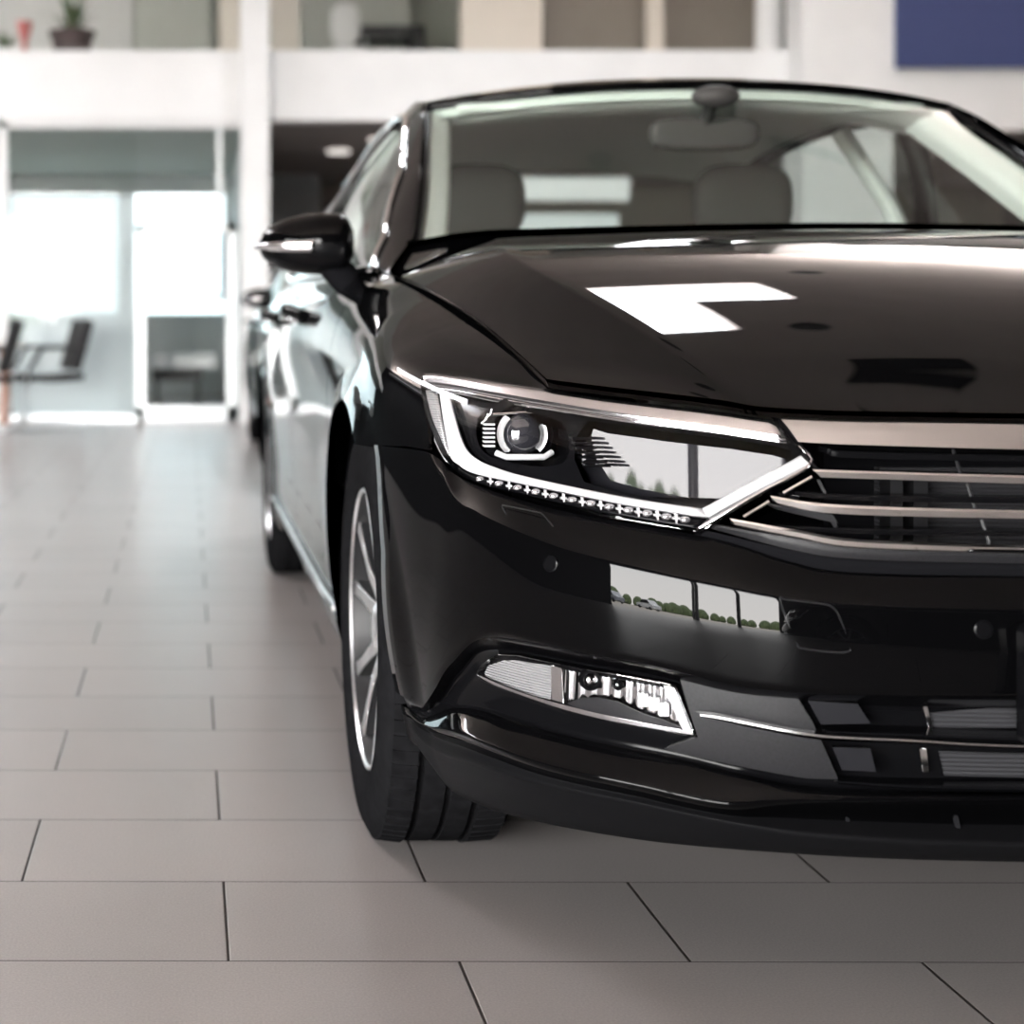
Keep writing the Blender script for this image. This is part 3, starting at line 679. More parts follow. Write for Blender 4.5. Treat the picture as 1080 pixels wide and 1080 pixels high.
# sail panel under the mirror base
# ---- wheels
def wheel(cx, cy, sg):
    w = bpy.data.objects.new('wheel', None); C.objects.link(w); w.parent = car; w.location = (cx,cy,.334)
    # outer face at local x = -.1075*sg ; built for sg=1 (outer face towards negative x)
    R = .334; prof = [(-.095,.228),(-.1035,.240),(-.1075,.262),(-.108,.285),(-.1045,.308),(-.097,.322),(-.088,.330),(-.070,.3335)]
    g = []
    xs = [-.070,-.046,-.0455,-.038,-.0375,-.004,-.0035,.004,.0045,.038,.0385,.046,.0465,.070]
    tr = [(-.070,.3335),(-.052,.334),(-.0515,.326),(-.044,.326),(-.0435,.334),(-.010,.334),(-.0095,.326),(-.001,.326),(-.0005,.334),(.032,.334),(.0325,.326),(.041,.326),(.0415,.334),(.070,.3335)]
    back = [(.088,.330),(.100,.316),(.1075,.285),(.104,.25),(.095,.228)]
    mb = MB(); mb.lathe([(a*sg,r) for a,r in prof+tr[1:]+back], (0,0,0), 'X', 96)
    # tread blocks: short sipes as raised ribs on the shoulders
    for k in range(84):
        t = 2*math.pi*k/84
        for (xa,xb) in ((-.091,-.054),(.043,.088)):
            c, s_ = math.cos(t), math.sin(t); c2, s2 = math.cos(t+.055), math.sin(t+.055)
            ra_, rb_ = (.3305 if abs(xa)>.08 else .3345), (.3305 if abs(xb)>.08 else .3345)
            v = [(xa*sg,c*(ra_-.004),s_*(ra_-.004)),(xb*sg,c*(rb_-.004),s_*(rb_-.004)),(xb*sg,c2*(rb_-.004),s2*(rb_-.004)),(xa*sg,c2*(ra_-.004),s2*(ra_-.004)),
                 (xa*sg,c*(ra_+.002),s_*(ra_+.002)),(xb*sg,c*(rb_+.002),s_*(rb_+.002)),(xb*sg,c2*(rb_+.002),s2*(rb_+.002)),(xa*sg,c2*(ra_+.002),s2*(ra_+.002))]
            mb.add(v, [(0,3,2,1),(4,5,6,7),(0,1,5,4),(1,2,6,5),(2,3,7,6),(3,0,4,7)])
    mb.build('tyre', M['rubber'], w, smooth=35)
    rb = MB().lathe([(a*sg,r) for a,r in [(-.092,.2285),(-.098,.226),(-.098,.222),(-.094,.219)]], (0,0,0),'X',80)
    rim = rb.build('rim', M['rimsilver'], w, smooth=40)
    MB().lathe([(a*sg,r) for a,r in [(-.094,.219),(-.085,.214),(-.03,.205),(.08,.20)]], (0,0,0),'X',80).build('rim_barrel', M['rimdark'], rim, smooth=40)
    # five twin spokes, V shaped, polished faces with dark flanks
    fs = MB(); fd = MB()
    for k in range(5):
        a = math.radians(97+72*k)
        for d in (-1,1):
            a_in = a+d*math.radians(13); a_out = a+d*math.radians(17)
            pts = []
            for r, an, xx, hw in ((.050,a_in,-.066,.016),(.11,a_in*.7+a_out*.3,-.078,.0115),(.17,a_out*.7+a_in*.3,-.085,.010),(.218,a_out,-.090,.0125)):
                c, s_ = math.cos(an), math.sin(an); pts.append((np.array([xx*sg,r*c,r*s_]), np.array([0,-s_,c])*hw))
            top = [p-h for p,h in pts]+[p+h for p,h in pts[::-1]]; n = 8
            for i in range(3):
                A,B_ = pts[i],pts[i+1]
                q = [A[0]-A[1],B_[0]-B_[1],B_[0]+B_[1],A[0]+A[1]]
                fs.prism([tuple(v) for v in q],(.004*sg,0,0))
                q2 = [v+np.array([.005*sg,0,0])+ (v-(A[0] if j in(0,3) else B_[0]))*.12 for j,v in enumerate(q)]
                fd.prism([tuple(v) for v in q2],(.04*sg,0,0))
    fs.build('spoke_faces', M['rimsilver'], rim, bevel=.0015); fd.build('spoke_flanks', M['rimdark'], rim)
    rim_d = MB().lathe([(a*sg,r) for a,r in [(-.03,.204),(-.028,.17),(-.0,.1)]],(0,0,0),'X',60)
    hub = MB().lathe([(a*sg,r) for a,r in [(-.040,.075),(-.066,.070),(-.074,.045),(-.080,.033),(-.083,.030),(-.084,.0)]], (0,0,0),'X',40)
    hub.build('hub_cap', M['rimsilver'], rim, smooth=40)
    MB().lathe([(a*sg,r) for a,r in [(-.0,.14),(-.012,.14),(-.012,.06),(-.03,.06),(-.03,0)]],(0,0,0),'X',48).build('brake_disc', M['disc'], w, smooth=40)
    MB().lathe([(a*sg,r) for a,r in [(.03,.20),(.035,0)]],(0,0,0),'X',32).build('wheel_inner_cover', M['matte'], w)
    return w
for (sx, sg) in ((-.792,1),(.792,-1)):
    wheel(sx, AX1[0], sg); wheel(sx, AX2[0], sg)

# ---- headlamps
def px_patch(name, pts, m, parent, off, step=.008, skirt=.003, smoothn=0, sg=1, bulge=None):
    q = smooth_poly(pts, smoothn, True) if smoothn else pts
    sv = inv(q, off if off>-.005 else off*.0+off); 
    if sg < 0: sv = sv*np.array([-1,1])
    return trimmed(name, sv, m, parent, off=off, step=step, skirt=skirt, mirror=False, bulge=bulge)
def px3(pts, off): 
    sv = inv(pts, off); return shell(sv[:,0], sv[:,1], off)
def mirx(o_list): pass
def build_lamp(sg):
    mx = np.array([sg,1,1])
    lo = lamp_outline*np.array([sg,1])
    hl = trimmed('headlamp', lo, M['lens'], car, off=.002, step=.012, skirt=.004, mirror=False)
    hl['label'] = 'clear headlamp lens'
    # housing: back wall and side walls
    V = lo
    trimmed('lamp_housing', lo, M['gloss'], hl, off=-.095, step=.03, skirt=-.094, mirror=False)
    def strip(name, top, bot, m, off_t, off_b, n=10, thick=.006, sm=True):
        a = inv(smooth_poly(top,n) if sm else top, off_t); b = inv(smooth_poly(bot,n) if sm else bot, off_b)
        A = shell(a[:,0],a[:,1],off_t); B_ = shell(b[:,0],b[:,1],off_b); G_ = np.stack([A+(B_-A)*t for t in np.linspace(0,1,4)],axis=0)*mx
        o = MB().grid(G_).build(name, m, hl, smooth=40); sd = o.modifiers.new('s','SOLIDIFY'); sd.thickness = thick; sd.offset = 0
        return o
    # top chrome brow
    strip('chrome_brow', [(445,404),(452,395.5),(480,398),(530,405.5),(577,412.5),(640,422),(700,429),(760,436),(817,444.5)],
          [(446,409),(456,408),(482,411),(530,420),(577,428),(640,438),(700,447),(760,455),(833,466)], M['brushed'], -.001, -.006, 6)
    strip('brow_edge', [(456,408.5),(482,411.5),(530,420.5),(577,428.5),(640,438.5),(700,447.5),(760,455.5),(833,466.5)],
          [(465,412.5),(482,415.5),(530,425.5),(577,432),(640,442.5),(700,450.5),(760,458.5),(832,468)], M['chrome'], -.006, -.010, 6, .004)
    # L shaped light guide
    strip('light_guide', [(464,413),(468,440),(472.6,465),(477,483),(485,491),(502,500),(560,512),(660,532),(746,546)],
          [(474,415),(481,443),(487,463),(493,475),(503,484),(520,492.5),(560,505),(660,526),(741,538)], M['drl'], -.006, -.010, 6, .006)
    strip('light_guide', [(747,546),(790,522),(840,496.5),(853,490)], [(741,538),(783,515),(832,489),(845,482)], M['drl'], -.006, -.010, 6, .006)
    strip('lamp_edge_trim', [(843,470),(856,490),(800,522),(740,557),(737,558)], [(837,469),(846,488),(793,518),(742,548),(736,550)], M['brushed'], -.004, -.014, 4, .004, True)
    strip('side_reflector', [(445,412),(449,436),(457,462),(468,484),(474,489)], [(461,413),(466,440),(471,465),(476,480),(480,487)], M['ridged'], -.010, -.016, 6, .003)
    strip('lamp_bottom_trim', [(482,494),(505,509),(560,523),(620,537),(690,550),(737,558)],[(486,492),(503,502),(560,516),(620,529),(690,543),(745,548)], M['gloss'], -.004,-.010,5,.004)
    # LED cells
    base = [(507,505.5),(527,510.2),(546.5,514.6),(565.5,518.9),(584.5,523.2),(604,527.3),(623.5,531),(643,534.5),(663,538.2),(683,541.4),(703,544.8),(722.5,548)]
    cells = px3(base, -.0075)*mx
    for i, p in enumerate(cells):
        c = MB().sphere(p+np.array([0,0,0]), 1, 14, 8, (.0065,.006,.0042), .9); c.build('led_lens', M['ledcell'], hl, smooth=70)
    dv = px3([((a[0]+b[0])/2,(a[1]+b[1])/2) for a,b in zip(base[:-1],base[1:])], -.005)*mx
    for p in dv:
        MB().box(p[0]-.0009,p[0]+.0009,p[1]-.004,p[1]+.004,p[2]-.0055,p[2]+.0055).box(p[0]-.0035,p[0]+.0035,p[1]-.003,p[1]+.003,p[2]-.0012,p[2]+.0012).build('led_divider', M['drl'], hl)
    # inner bezel: satin dark surround with two openings
    bez = [(478,417),(530,427),(577,433),(640,444),(700,452),(760,460),(815,467),(836,470),(845,486),(790,514),(741,538),(700,531),(640,519),(560,504),(520,491),(503,482),(494,470),(484,440)]
    hole1 = [(508,436),(530,432),(560,436),(590,444),(600,462),(597,485),(575,492),(540,488),(512,478),(502,458)]
    hole2 = [(622,443),(700,455),(770,463),(815,470),(838,476),(840,486),(790,511),(745,533),(700,527),(650,518),(616,508),(606,485),(607,462)]
    bz = inv(bez, -.020)*np.array([sg,1]); h1 = inv(smooth_poly(hole1,4,True), -.020)*np.array([sg,1]); h2 = inv(hole2,-.020)*np.array([sg,1])
    trimmed('lamp_bezel', bz, M['gloss'], hl, holes=[h1,h2], off=-.020, step=.01, skirt=.02, mirror=False)
    # right hand reflector bowl: vertical mirrored dish
    ii = np.linspace(0,1,31); cpx = np.c_[604+ii*238, 478+ii*12]; q0 = px3(cpx, -.050)
    A = []
    for j in np.linspace(-1,1,9):
        r = q0.copy(); t_ = ((r[:,0]-r[0,0])/(r[-1,0]-r[0,0])); r[:,1] = r[:,1]*.45+.55*(r[0,1]+(r[-1,1]-r[0,1])*t_)+.004; zz_ = j*(.042-.012*ii)-(.012*(1-j)/2); r[:,2] += zz_; r[:,1] += -.004+zz_*.075; A.append(r)
    A = np.array(A)*mx
    MB().grid(A).build('inner_lens_bowl', M['bowl'], hl, smooth=70)
    # heat sink comb at the left of the bowl
    for k,(x_,y_) in enumerate([(612,462),(614,467),(616,472),(618,477),(621,482),(624,487),(627,491)]):
        p = px3([(x_,y_)], -.022)[0]*mx
        MB().box(p[0]-.012,p[0]+.012+.001*k,p[1]-.008,p[1]+.01,p[2]-.0014,p[2]+.0014).build('reflector_rib', M['gloss'], hl)
    # left projector
    pc = px3([(552,458)], -.035)[0]*mx
    ln = MB().lathe([(-.016,0),(-.0155,.008),(-.013,.016),(-.008,.022),(.002,.0265)], tuple(pc), 'Y', 32); ln.build('projector_lens', M['plens'], hl, smooth=80)
    MB().lathe([(.004,.0245),(-.006,.027),(-.007,.030),(.008,.033)], tuple(pc), 'Y', 40, math.radians(-48), math.radians(48)).build('projector_ring', M['drl'], hl, smooth=50)
    MB().lathe([(.004,.0245),(-.006,.027),(-.007,.030),(.008,.033)], tuple(pc), 'Y', 40, math.radians(132), math.radians(228)).build('projector_ring', M['drl'], hl, smooth=50)
    MB().tube([pc+np.array([-.036,-.002,-.024]),pc+np.array([-.024,-.010,-.029]),pc+np.array([.024,-.012,-.029]),pc+np.array([.036,-.004,-.023])],.0042,8).build('projector_bar', M['drl'], hl, smooth=60)
    MB().tube([pc+np.array([-.040,-.002,.026]),pc+np.array([.0,-.008,.029]),pc+np.array([.034,-.002,.026])],.0016,8).build('projector_bar', M['chrome'], hl, smooth=60)
    MB().lathe([(.012,.036),(.006,.040),(.02,.05)], tuple(pc), 'Y', 40).build('projector_shroud', M['gloss'], hl, smooth=60)
    for k in range(6):
        z = pc[2]+.013-.0056*k; x = pc[0]-.045*1
        MB().box(x-.007,x+.007,pc[1]-.006,pc[1]+.006,z-.0012,z+.0012).build('heat_sink_fin', M['drl'], hl)
    for (dx,dz) in ((-.045,.026),(-.050,.020)):
        MB().tube([pc+np.array([dx-.005,0,dz-.006]),pc+np.array([dx+.002,0,dz]),pc+np.array([dx+.004,0,dz+.007])],.0012,6).build('lamp_star_trim', M['drl'], hl)
    MB().lathe([(-.002,.0),(-.004,.010),(.004,.016)], tuple(pc+np.array([.012,.01,-.003])), 'Y', 24).build('projector_core', M['chrome'], hl, smooth=60)
    return hl
M['ridged'] = mat('ridged_clear_reflector', (.50,.50,.51), .22, .6)
def ridge(m, scale, axis='Z', strength=.6):
    nt = m.node_tree; N = nt.nodes; L = nt.links; tc = N.new('ShaderNodeTexCoord'); w = N.new('ShaderNodeTexWave'); w.inputs['Scale'].default_value = scale; w.bands_direction = axis
    b = N.new('ShaderNodeBump'); b.inputs['Strength'].default_value = strength; b.inputs['Distance'].default_value = .002
    L.new(tc.outputs['Object'], w.inputs[0]); L.new(w.outputs['Fac'], b.inputs['Height']); L.new(b.outputs[0], N['Principled BSDF'].inputs['Normal'])
ridge(M['ridged'], 100)
M['ridgedx'] = mat('ridged_fog_reflector', (.62,.62,.63), .2, .7); ridge(M['ridgedx'], 90)
M['facet'] = mat('faceted_fog_reflector', (.85,.85,.87), .07, 1)
ridge(M['facet'], 28, 'X', 1.0)
M['plens'] = mat('projector_glass', (.02,.02,.024), .02, 0, 1, 1.0)
M['bowl'] = mat('dark_mirror_glass', (.01,.01,.012), .02, 0, 0, .5, ior=1.25)
for sg in (1,-1): build_lamp(sg)

# ---- grille
gr = bpy.data.objects.new('grille', None); C.objects.link(gr); gr.parent = car
def bar(name, top, bot, m, off, depth=.03, mirror=True, n=6, parent=None, tilt=0.004, bevel=.0015, sm=True):
    a = inv(smooth_poly(top,n) if sm else top, off); b = inv(smooth_poly(bot,n) if sm else bot, off)
    A = shell(a[:,0],a[:,1],off+tilt); B_ = shell(b[:,0],b[:,1],off)
    Na = shell_n(a[:,0],a[:,1])
    back = np.array([0,depth,0])
    ring = [A, A*.66+B_*.34+Na*.0015, A*.34+B_*.66+Na*.001, B_, B_+back, A+back, A]
    G_ = np.stack(ring,axis=0)
    if mirror and abs(G_[0,-1,0]) < .02:
        G_[:,-1,0] = 0; G_ = np.concatenate([G_, G_[:, -2::-1]*np.array([-1,1,1])], axis=1); Gs = [G_]
    elif mirror: Gs = [G_, G_*np.array([-1,1,1])]
    else: Gs = [G_]
    for Q in Gs:
        mb = MB().grid(Q)
        for e in (0,-1): mb.add([tuple(Q[i][e]) for i in range(6)], [tuple(range(6))])
        o = mb.build(name, m, parent or gr, smooth=28)
    return o

bar('chrome_bar', [(823,444),(900,446.5),(1080,450),(1240,452),(1386,453)], [(842,466),(900,469),(1080,474),(1240,476),(1386,477)], M['brushed'], -.002, .03)
bar('chrome_bar', [(856,496.5),(900,498),(1080,503),(1240,505),(1386,506)], [(866,503.5),(900,504.5),(1080,510),(1240,512),(1386,513)], M['chrome'], -.004)
bar('chrome_bar', [(812,524),(885,533.5),(1080,539.5),(1240,541),(1386,542)], [(820,531),(887,542),(1080,547),(1240,549),(1386,550)], M['chrome'], -.003)
bar('chrome_bar', [(770,547.5),(840,559.5),(907,569.5),(1080,576),(1240,578),(1386,579)], [(776,554.5),(842,568),(908,578.5),(1080,584),(1240,586),(1386,587)], M['chrome'], .0)
bar('grille_lower_edge', [(758,555),(840,568.5),(908,579),(1080,584.5),(1240,586.5),(1386,587.5)], [(752,558),(836,580),(907,590),(1080,594.5),(1240,597),(1386,598)], M['satin'], -.002)
bar('grille_lower_frame', [(745,560),(836,581),(907,591),(1080,595),(1240,597.5),(1386,598.5)], [(738,566),(830,592),(900,604),(1080,608),(1240,610),(1386,611)], M['matte'], -.016, .05)
# black slats between, shallow recess
for (t0,b0,x0) in (((470,474),(488,492),872),((515,518),(529,530),838),((550,553),(563,566),800)):
    bar('grille_slat', [(x0,t0[0]+4),(900,t0[0]+8),(1080,t0[1]+8),(1386,t0[1]+11)], [(x0,t0[0]+8),(900,t0[0]+13),(1080,t0[1]+13),(1386,t0[1]+16)], M['gloss'], -.018, .03)
bar('grille_side_blade', [(812,533),(850,538),(876,542)], [(822,538),(856,546),(884,552)], M['satin'], -.012, .02)
# diagonal chrome ends
for a,b in (((826,520),(856,503)),((784,545),(811,529))):
    q = px3([a,b], -.002)
    for sg in (1,-1): MB().tube(q*np.array([sg,1,1]), .0022, 6).build('grille_end_trim', M['chrome'], gr, smooth=60)
q = px3([(822,444),(842,467),(858,491),(866,500)], -.006)
for sg in (1,-1): MB().tube(q*np.array([sg,1,1]), .003, 6).build('grille_side_edge', M['gloss'], gr, smooth=60)
# vertical ribs
for (x,y0,y1) in ((1010,474,502),(868,506,524),(1025,510,538),(880,545,560),(1040,548,574)):
    q = px3([(x-5,y0),(x+4,y1)], -.022)
    for sg in (1,-1): MB().tube(q*np.array([sg,1,1]), .0022, 5).build('grille_rib', M['satin'], gr, smooth=60)
# radiator seen behind
def backbox(name, x0,x1,z0,z1, y0,y1, m, par): return MB().box(x0,x1,y0,y1,z0,z1).build(name, m, par)
M['fins'] = mat('radiator_core', (.03,.03,.033), .8, .0, spec=.1); ridge(M['fins'], 60, 'Z', .8)
backbox('grille_backing', -.40,.40,.50,.72,.21,.22, M['matte'], gr)
rad = backbox('radiator', -.34,.34,.535,.655,.19,.205, M['fins'], gr)
for sg in (-1,1):
    for (xa,xb) in ((.325,.34),(.295,.312)):
        x0,x1 = sorted((sg*xa,sg*xb)); backbox('radiator_bracket', x0,x1,.53,.65,.16,.19, M['brushed2'] if 'brushed2' in M else M['disc'], gr)
# ---- lower grille
lg = bpy.data.objects.new('lower_grille', None); C.objects.link(lg); lg.parent = car
def plate_px(name, pts, m, off, parent, thick=.004, mirror=True, step=.012, smoothn=0):
    q = smooth_poly(pts,smoothn,True) if smoothn else pts
    sv = inv(q, off); return trimmed(name, sv, m, parent, off=off, step=step, skirt=thick, mirror=mirror)
plate_px('fog_bezel', [(716,712),(842,737),(858,764),(884,822),(850,821),(780,808),(700,790),(736,778)], M['satin'], -.016, lg, .012)
plate_px('fog_bezel_insert', [(852,739),(905,743),(918,763),(866,764)], M['insert'], -.020, lg)
plate_px('fog_bezel_insert', [(878,788),(918,790),(924,814),(888,812)], M['insert'], -.020, lg)
bar('lower_chrome_strip', [(739,752.5),(760,755),(800,763),(866,774),(960,779),(1080,785),(1386,790)], [(741,757),(760,760.5),(800,769),(867,780.5),(960,784),(1080,790),(1386,795)], M['chrome'], .002, .02, parent=lg)
bar('lower_slat', [(872,770),(960,773),(1080,777),(1386,781)], [(872,774),(960,778),(1080,783),(1386,788)], M['gloss'], -.01, .06, parent=lg)
bar('lower_slat', [(884,822),(960,826),(1080,828),(1386,830)], [(884,827),(960,833),(1080,836),(1386,838)], M['gloss'], -.02, .05, parent=lg)
# opening backs
q = px3([(975,741),(1075,741),(1075,768),(982,768)], -.05); 
plate_px('condenser_fins', [(976,740),(1080,743),(1386,746),(1386,768),(1080,768),(984,767)], M['fins'], -.045, lg)
plate_px('condenser_fins', [(990,792),(1080,795),(1386,798),(1386,822),(1080,820),(996,818)], M['fins'], -.045, lg)
for pts in ([(972,738),(976,738),(984,768),(980,768)], [(970,790),(977,790),(980,815),(974,815)]):
    plate_px('opening_edge', pts, M['brushed'], -.040, lg)
# lower intake ribs
for x in (890,1005):
    q = px3([(x,848),(x+6,876)], -.01); [MB().tube(q*np.array([sg,1,1]),.003,5).build('intake_rib', M['satin'], lg, smooth=60) for sg in (1,-1)]
# ---- fog lamps
def build_fog(sg):
    S2 = np.array([sg,1])
    out = [(502.5,711),(505,704),(512,696.5),(524,691),(545,692),(590,701),(650,712),(700,721),(712,724),(733,776),(728,777),(690,770),(640,761),(590,748.5),(545,733),(520,724),(506,717)]
    sv = inv(out, -.012)*S2
    fl = trimmed('fog_lamp', sv, M['lens'], car, off=-.012, step=.01, skirt=.004, mirror=False); fl['label'] = 'clear fog lamp lens'
    trimmed('fog_housing', sv, M['gloss'], fl, off=-.034, step=.02, skirt=-.02, mirror=False)
    def patch(name, pts, m, off, sk=.003, bulge=None):
        return trimmed(name, inv(pts,off)*S2, m, fl, off=off, step=.006, skirt=sk, mirror=False, bulge=bulge)
    patch('cornering_reflector', [(510,712),(515,702),(530,697),(545,697),(583,703),(580,738),(560,733),(535,725)], M['ridgedx'], -.024)
    patch('fog_reflector', [(592,706),(650,716),(700,726),(722,768),(690,762),(665,753),(640,744),(620,737),(596,741),(590,738)], M['facet'], -.026)
    patch('reflector_divider', [(581,702),(592,705),(594,742),(582,739)], M['brushed'], -.018)
    patch('fog_shade', [(598,742),(612,736.5),(630,736),(650,740),(675,752),(700,760),(718,768),(700,768),(650,758),(610,748)], M['satin'], -.019)
    patch('fog_frame', [(503,712),(507,713),(530,723),(560,734),(595,744),(650,757),(700,767),(720,770),(700,723.5),(711,725.5),(731,775),(690,768.5),(640,759.5),(590,747),(545,732),(518,722)], M['brushed'], -.0145, .002)
    mx = np.array([sg,1,1])
    for (x,y,r) in ((622,717,.0125),(651,722,.006)):
        p = px3([(x,y)],-.022)[0]*mx
        MB().lathe([(0,r*.6),(-.005,r*.75),(-.005,r),(.004,r*1.05)], tuple(p),'Y',24).build('bulb_ring', M['gloss'], fl, smooth=60)
        MB().sphere(p+np.array([0,.001,0]), r*.6, 14, 8).build('bulb', M['chrome'], fl, smooth=60)
    for (x,y) in ((690,742),(700,748),(678,738)):
        p = px3([(x,y)],-.022)[0]*mx; MB().box(p[0]-.006,p[0]+.006,p[1]-.004,p[1]+.004,p[2]-.008,p[2]+.008).build('reflector_step', M['drl'], fl, bevel=.001)
for sg in (1,-1): build_fog(sg)
# ---- bumper details
bc = [o for o in car.children if o.name.startswith('bumper_cover')][0]
for (x,y) in ((581,594.5),(1037,664)):
    sv = inv([(x,y)],.018)[0]
    for sg in (1,-1):
        p = shell([sv[0]*sg],[sv[1]],.0165)[0]; n = shell_n(np.array([sv[0]*sg]),np.array([sv[1]]))[0]
        mb = MB().lathe([(0,.0105),(.0032,.0102),(.0038,.0085),(.0028,.008),(.0028,0)], (0,0,0), 'Z', 28); o = mb.build('parking_sensor', M['gloss'], bc, smooth=40)
        o.location = p; o.rotation_euler = Vector(n).to_track_quat('Z','Y').to_euler()
def groove(name, pts, off, r=.0011, closed=True, m='satin', par=None, both=True):
    q = smooth_poly(pts,5,closed) if closed!='raw' else pts; P = px3(q, off)
    for sg in (1,-1): MB().tube(P*np.array([sg,1,1]), r, 6, closed=(closed is True)).build(name, M[m], par or bc, smooth=60)
groove('tow_hook_cover', [(823,634),(830,632.5),(868,637),(879,641),(886,652),(896,681),(894,687),(880,688),(848,684),(840,678)], .0185)
groove('washer_cover', [(530,535),(536,534),(565,540),(574,544),(591,566),(588,570),(578,569),(555,564),(545,558)], .004, .0009)
# plate holder
ph = MB(); 
prof = []
for (sx_,sz_) in ((-1,-1),(1,-1),(1,1),(-1,1)):
    for k in range(6):
        a = math.atan2(sz_,sx_)-math.pi/4+math.pi/2*k/5; prof.append((sx_*(.285-.012)+.012*math.cos(a), sz_*(.066-.012)+.012*math.sin(a)))
pts = [(x,-.052,.441+z) for x,z in prof]
ph.prism(pts,(0,.03,0)).build('plate_holder', M['gloss'], car, bevel=.003)
MB().box(-.26,.26,-.0535,-.050,.388,.494).build('plate_backing', M['satin'], car, bevel=.001)
# ---- a second car further back
def copy_tree(o, parent=None):
    c = o.copy(); C.objects.link(c); c.parent = parent
    for ch in list(o.children): copy_tree(ch, c)
    return c
car2 = copy_tree(car)
car2['label'] = 'black car parked behind the front one, only its door mirror showing at the side'
car2.location = (.20, 6.25, 0)
car3 = copy_tree(car)
car3['label'] = 'black car standing across behind the viewer, mirrored in the front bumper'
car3.location = (-1.55, -3.8, 0); car3.rotation_euler = (0,0,-math.pi/2)

#@ROOM
# ================================================================== ROOM
def boxo(name, x0,x1,y0,y1,z0,z1, m, parent=None, bevel=0): return MB().box(x0,x1,y0,y1,z0,z1).build(name, m, parent, bevel=bevel)
FILL = 75.0  # strength of the added ceiling fill
# floor tiles: 0.6 x 0.3 running bond
fm = bpy.data.materials.new('floor_tiles'); fm.use_nodes = True; nt = fm.node_tree; N = nt.nodes; L = nt.links; b = N['Principled BSDF']
geo = N.new('ShaderNodeNewGeometry'); sep = N.new('ShaderNodeSeparateXYZ')
rot = N.new('ShaderNodeVectorRotate'); rot.rotation_type = 'Z_AXIS'; rot.inputs['Angle'].default_value = math.radians(.25); rot.inputs['Center'].default_value = (CX,0,0)
L.new(geo.outputs['Position'], rot.inputs['Vector']); L.new(rot.outputs[0], sep.inputs[0])
def mth(op, a, b_=None, clamp=False):
    n = N.new('ShaderNodeMath'); n.operation = op; n.use_clamp = clamp
    for i, x in enumerate((a,b_)):
        if x is None: continue
        if isinstance(x,(int,float)): n.inputs[i].default_value = x
        else: L.new(x, n.inputs[i])
    return n.outputs[0]
TH = CZ*.3637; TW = .0002142*F*CZ          # half tile length, row depth
# row k joint at depth d: y = CY + d
d0 = F*CZ/(929.8-VY)                           # a joint row
yy = mth('SUBTRACT', sep.outputs['Y'], CY+d0); row = mth('DIVIDE', yy, TW); rfl = mth('FLOOR', row); rfr = mth('SUBTRACT', row, rfl)
par = mth('MODULO', mth('ADD', rfl, 1000), 2)
# joint A at slope .075 for rows just in front of d0 (floor = -1): x = CX + .075*CZ
xx = mth('DIVIDE', mth('SUBTRACT', sep.outputs['X'], CX+.0735*CZ), 2*TH)
xs_ = mth('ADD', xx, mth('MULTIPLY', mth('SUBTRACT', 1, par), .5))
xfl = mth('FLOOR', xs_); xfr = mth('SUBTRACT', xs_, xfl)
gx = mth('MINIMUM', xfr, mth('SUBTRACT',1,xfr)); gy = mth('MINIMUM', rfr, mth('SUBTRACT',1,rfr))
gd = mth('MINIMUM', mth('MULTIPLY', gx, 2*TH), mth('MULTIPLY', gy, TW*1.6))
gm = N.new('ShaderNodeMapRange'); gm.inputs['From Min'].default_value = .0012; gm.inputs['From Max'].default_value = .0028; L.new(gd, gm.inputs['Value'])
ns = N.new('ShaderNodeTexNoise'); ns.inputs['Scale'].default_value = 300; ns.inputs['Detail'].default_value = 3; L.new(geo.outputs['Position'], ns.inputs['Vector'])
ns2 = N.new('ShaderNodeTexNoise'); ns2.inputs['Scale'].default_value = 2.2; ns2.inputs['Detail'].default_value = 4; L.new(geo.outputs['Position'], ns2.inputs['Vector'])
wn = N.new('ShaderNodeTexWhiteNoise'); cb = N.new('ShaderNodeCombineXYZ'); L.new(xfl, cb.inputs[0]); L.new(rfl, cb.inputs[1]); L.new(cb.outputs[0], wn.inputs['Vector'])
val = mth('ADD', mth('ADD', mth('MULTIPLY', ns.outputs['Fac'], .45), mth('MULTIPLY', ns2.outputs['Fac'], .18)), mth('MULTIPLY', wn.outputs['Value'], .05))
cr = N.new('ShaderNodeValToRGB'); cr.color_ramp.elements[0].position = .22; cr.color_ramp.elements[1].position = .46
cr.color_ramp.elements[0].color = (.20,.183,.176,1); cr.color_ramp.elements[1].color = (.325,.300,.290,1); L.new(val, cr.inputs[0])
mx = N.new('ShaderNodeMix'); mx.data_type = 'RGBA'; mx.inputs[6].default_value = (.035,.03,.028,1); L.new(gm.outputs[0], mx.inputs[0]); L.new(cr.outputs[0], mx.inputs[7]); L.new(mx.outputs[2], b.inputs['Base Color'])
b.inputs['Roughness'].default_value = .30; b.inputs['IOR'].default_value = 1.75; L.new(gm.outputs[0], b.inputs['Specular IOR Level'])
bp = N.new('ShaderNodeBump'); bp.inputs['Strength'].default_value = .5; bp.inputs['Distance'].default_value = .002; L.new(gm.outputs[0], bp.inputs['Height']); L.new(bp.outputs[0], b.inputs['Normal'])

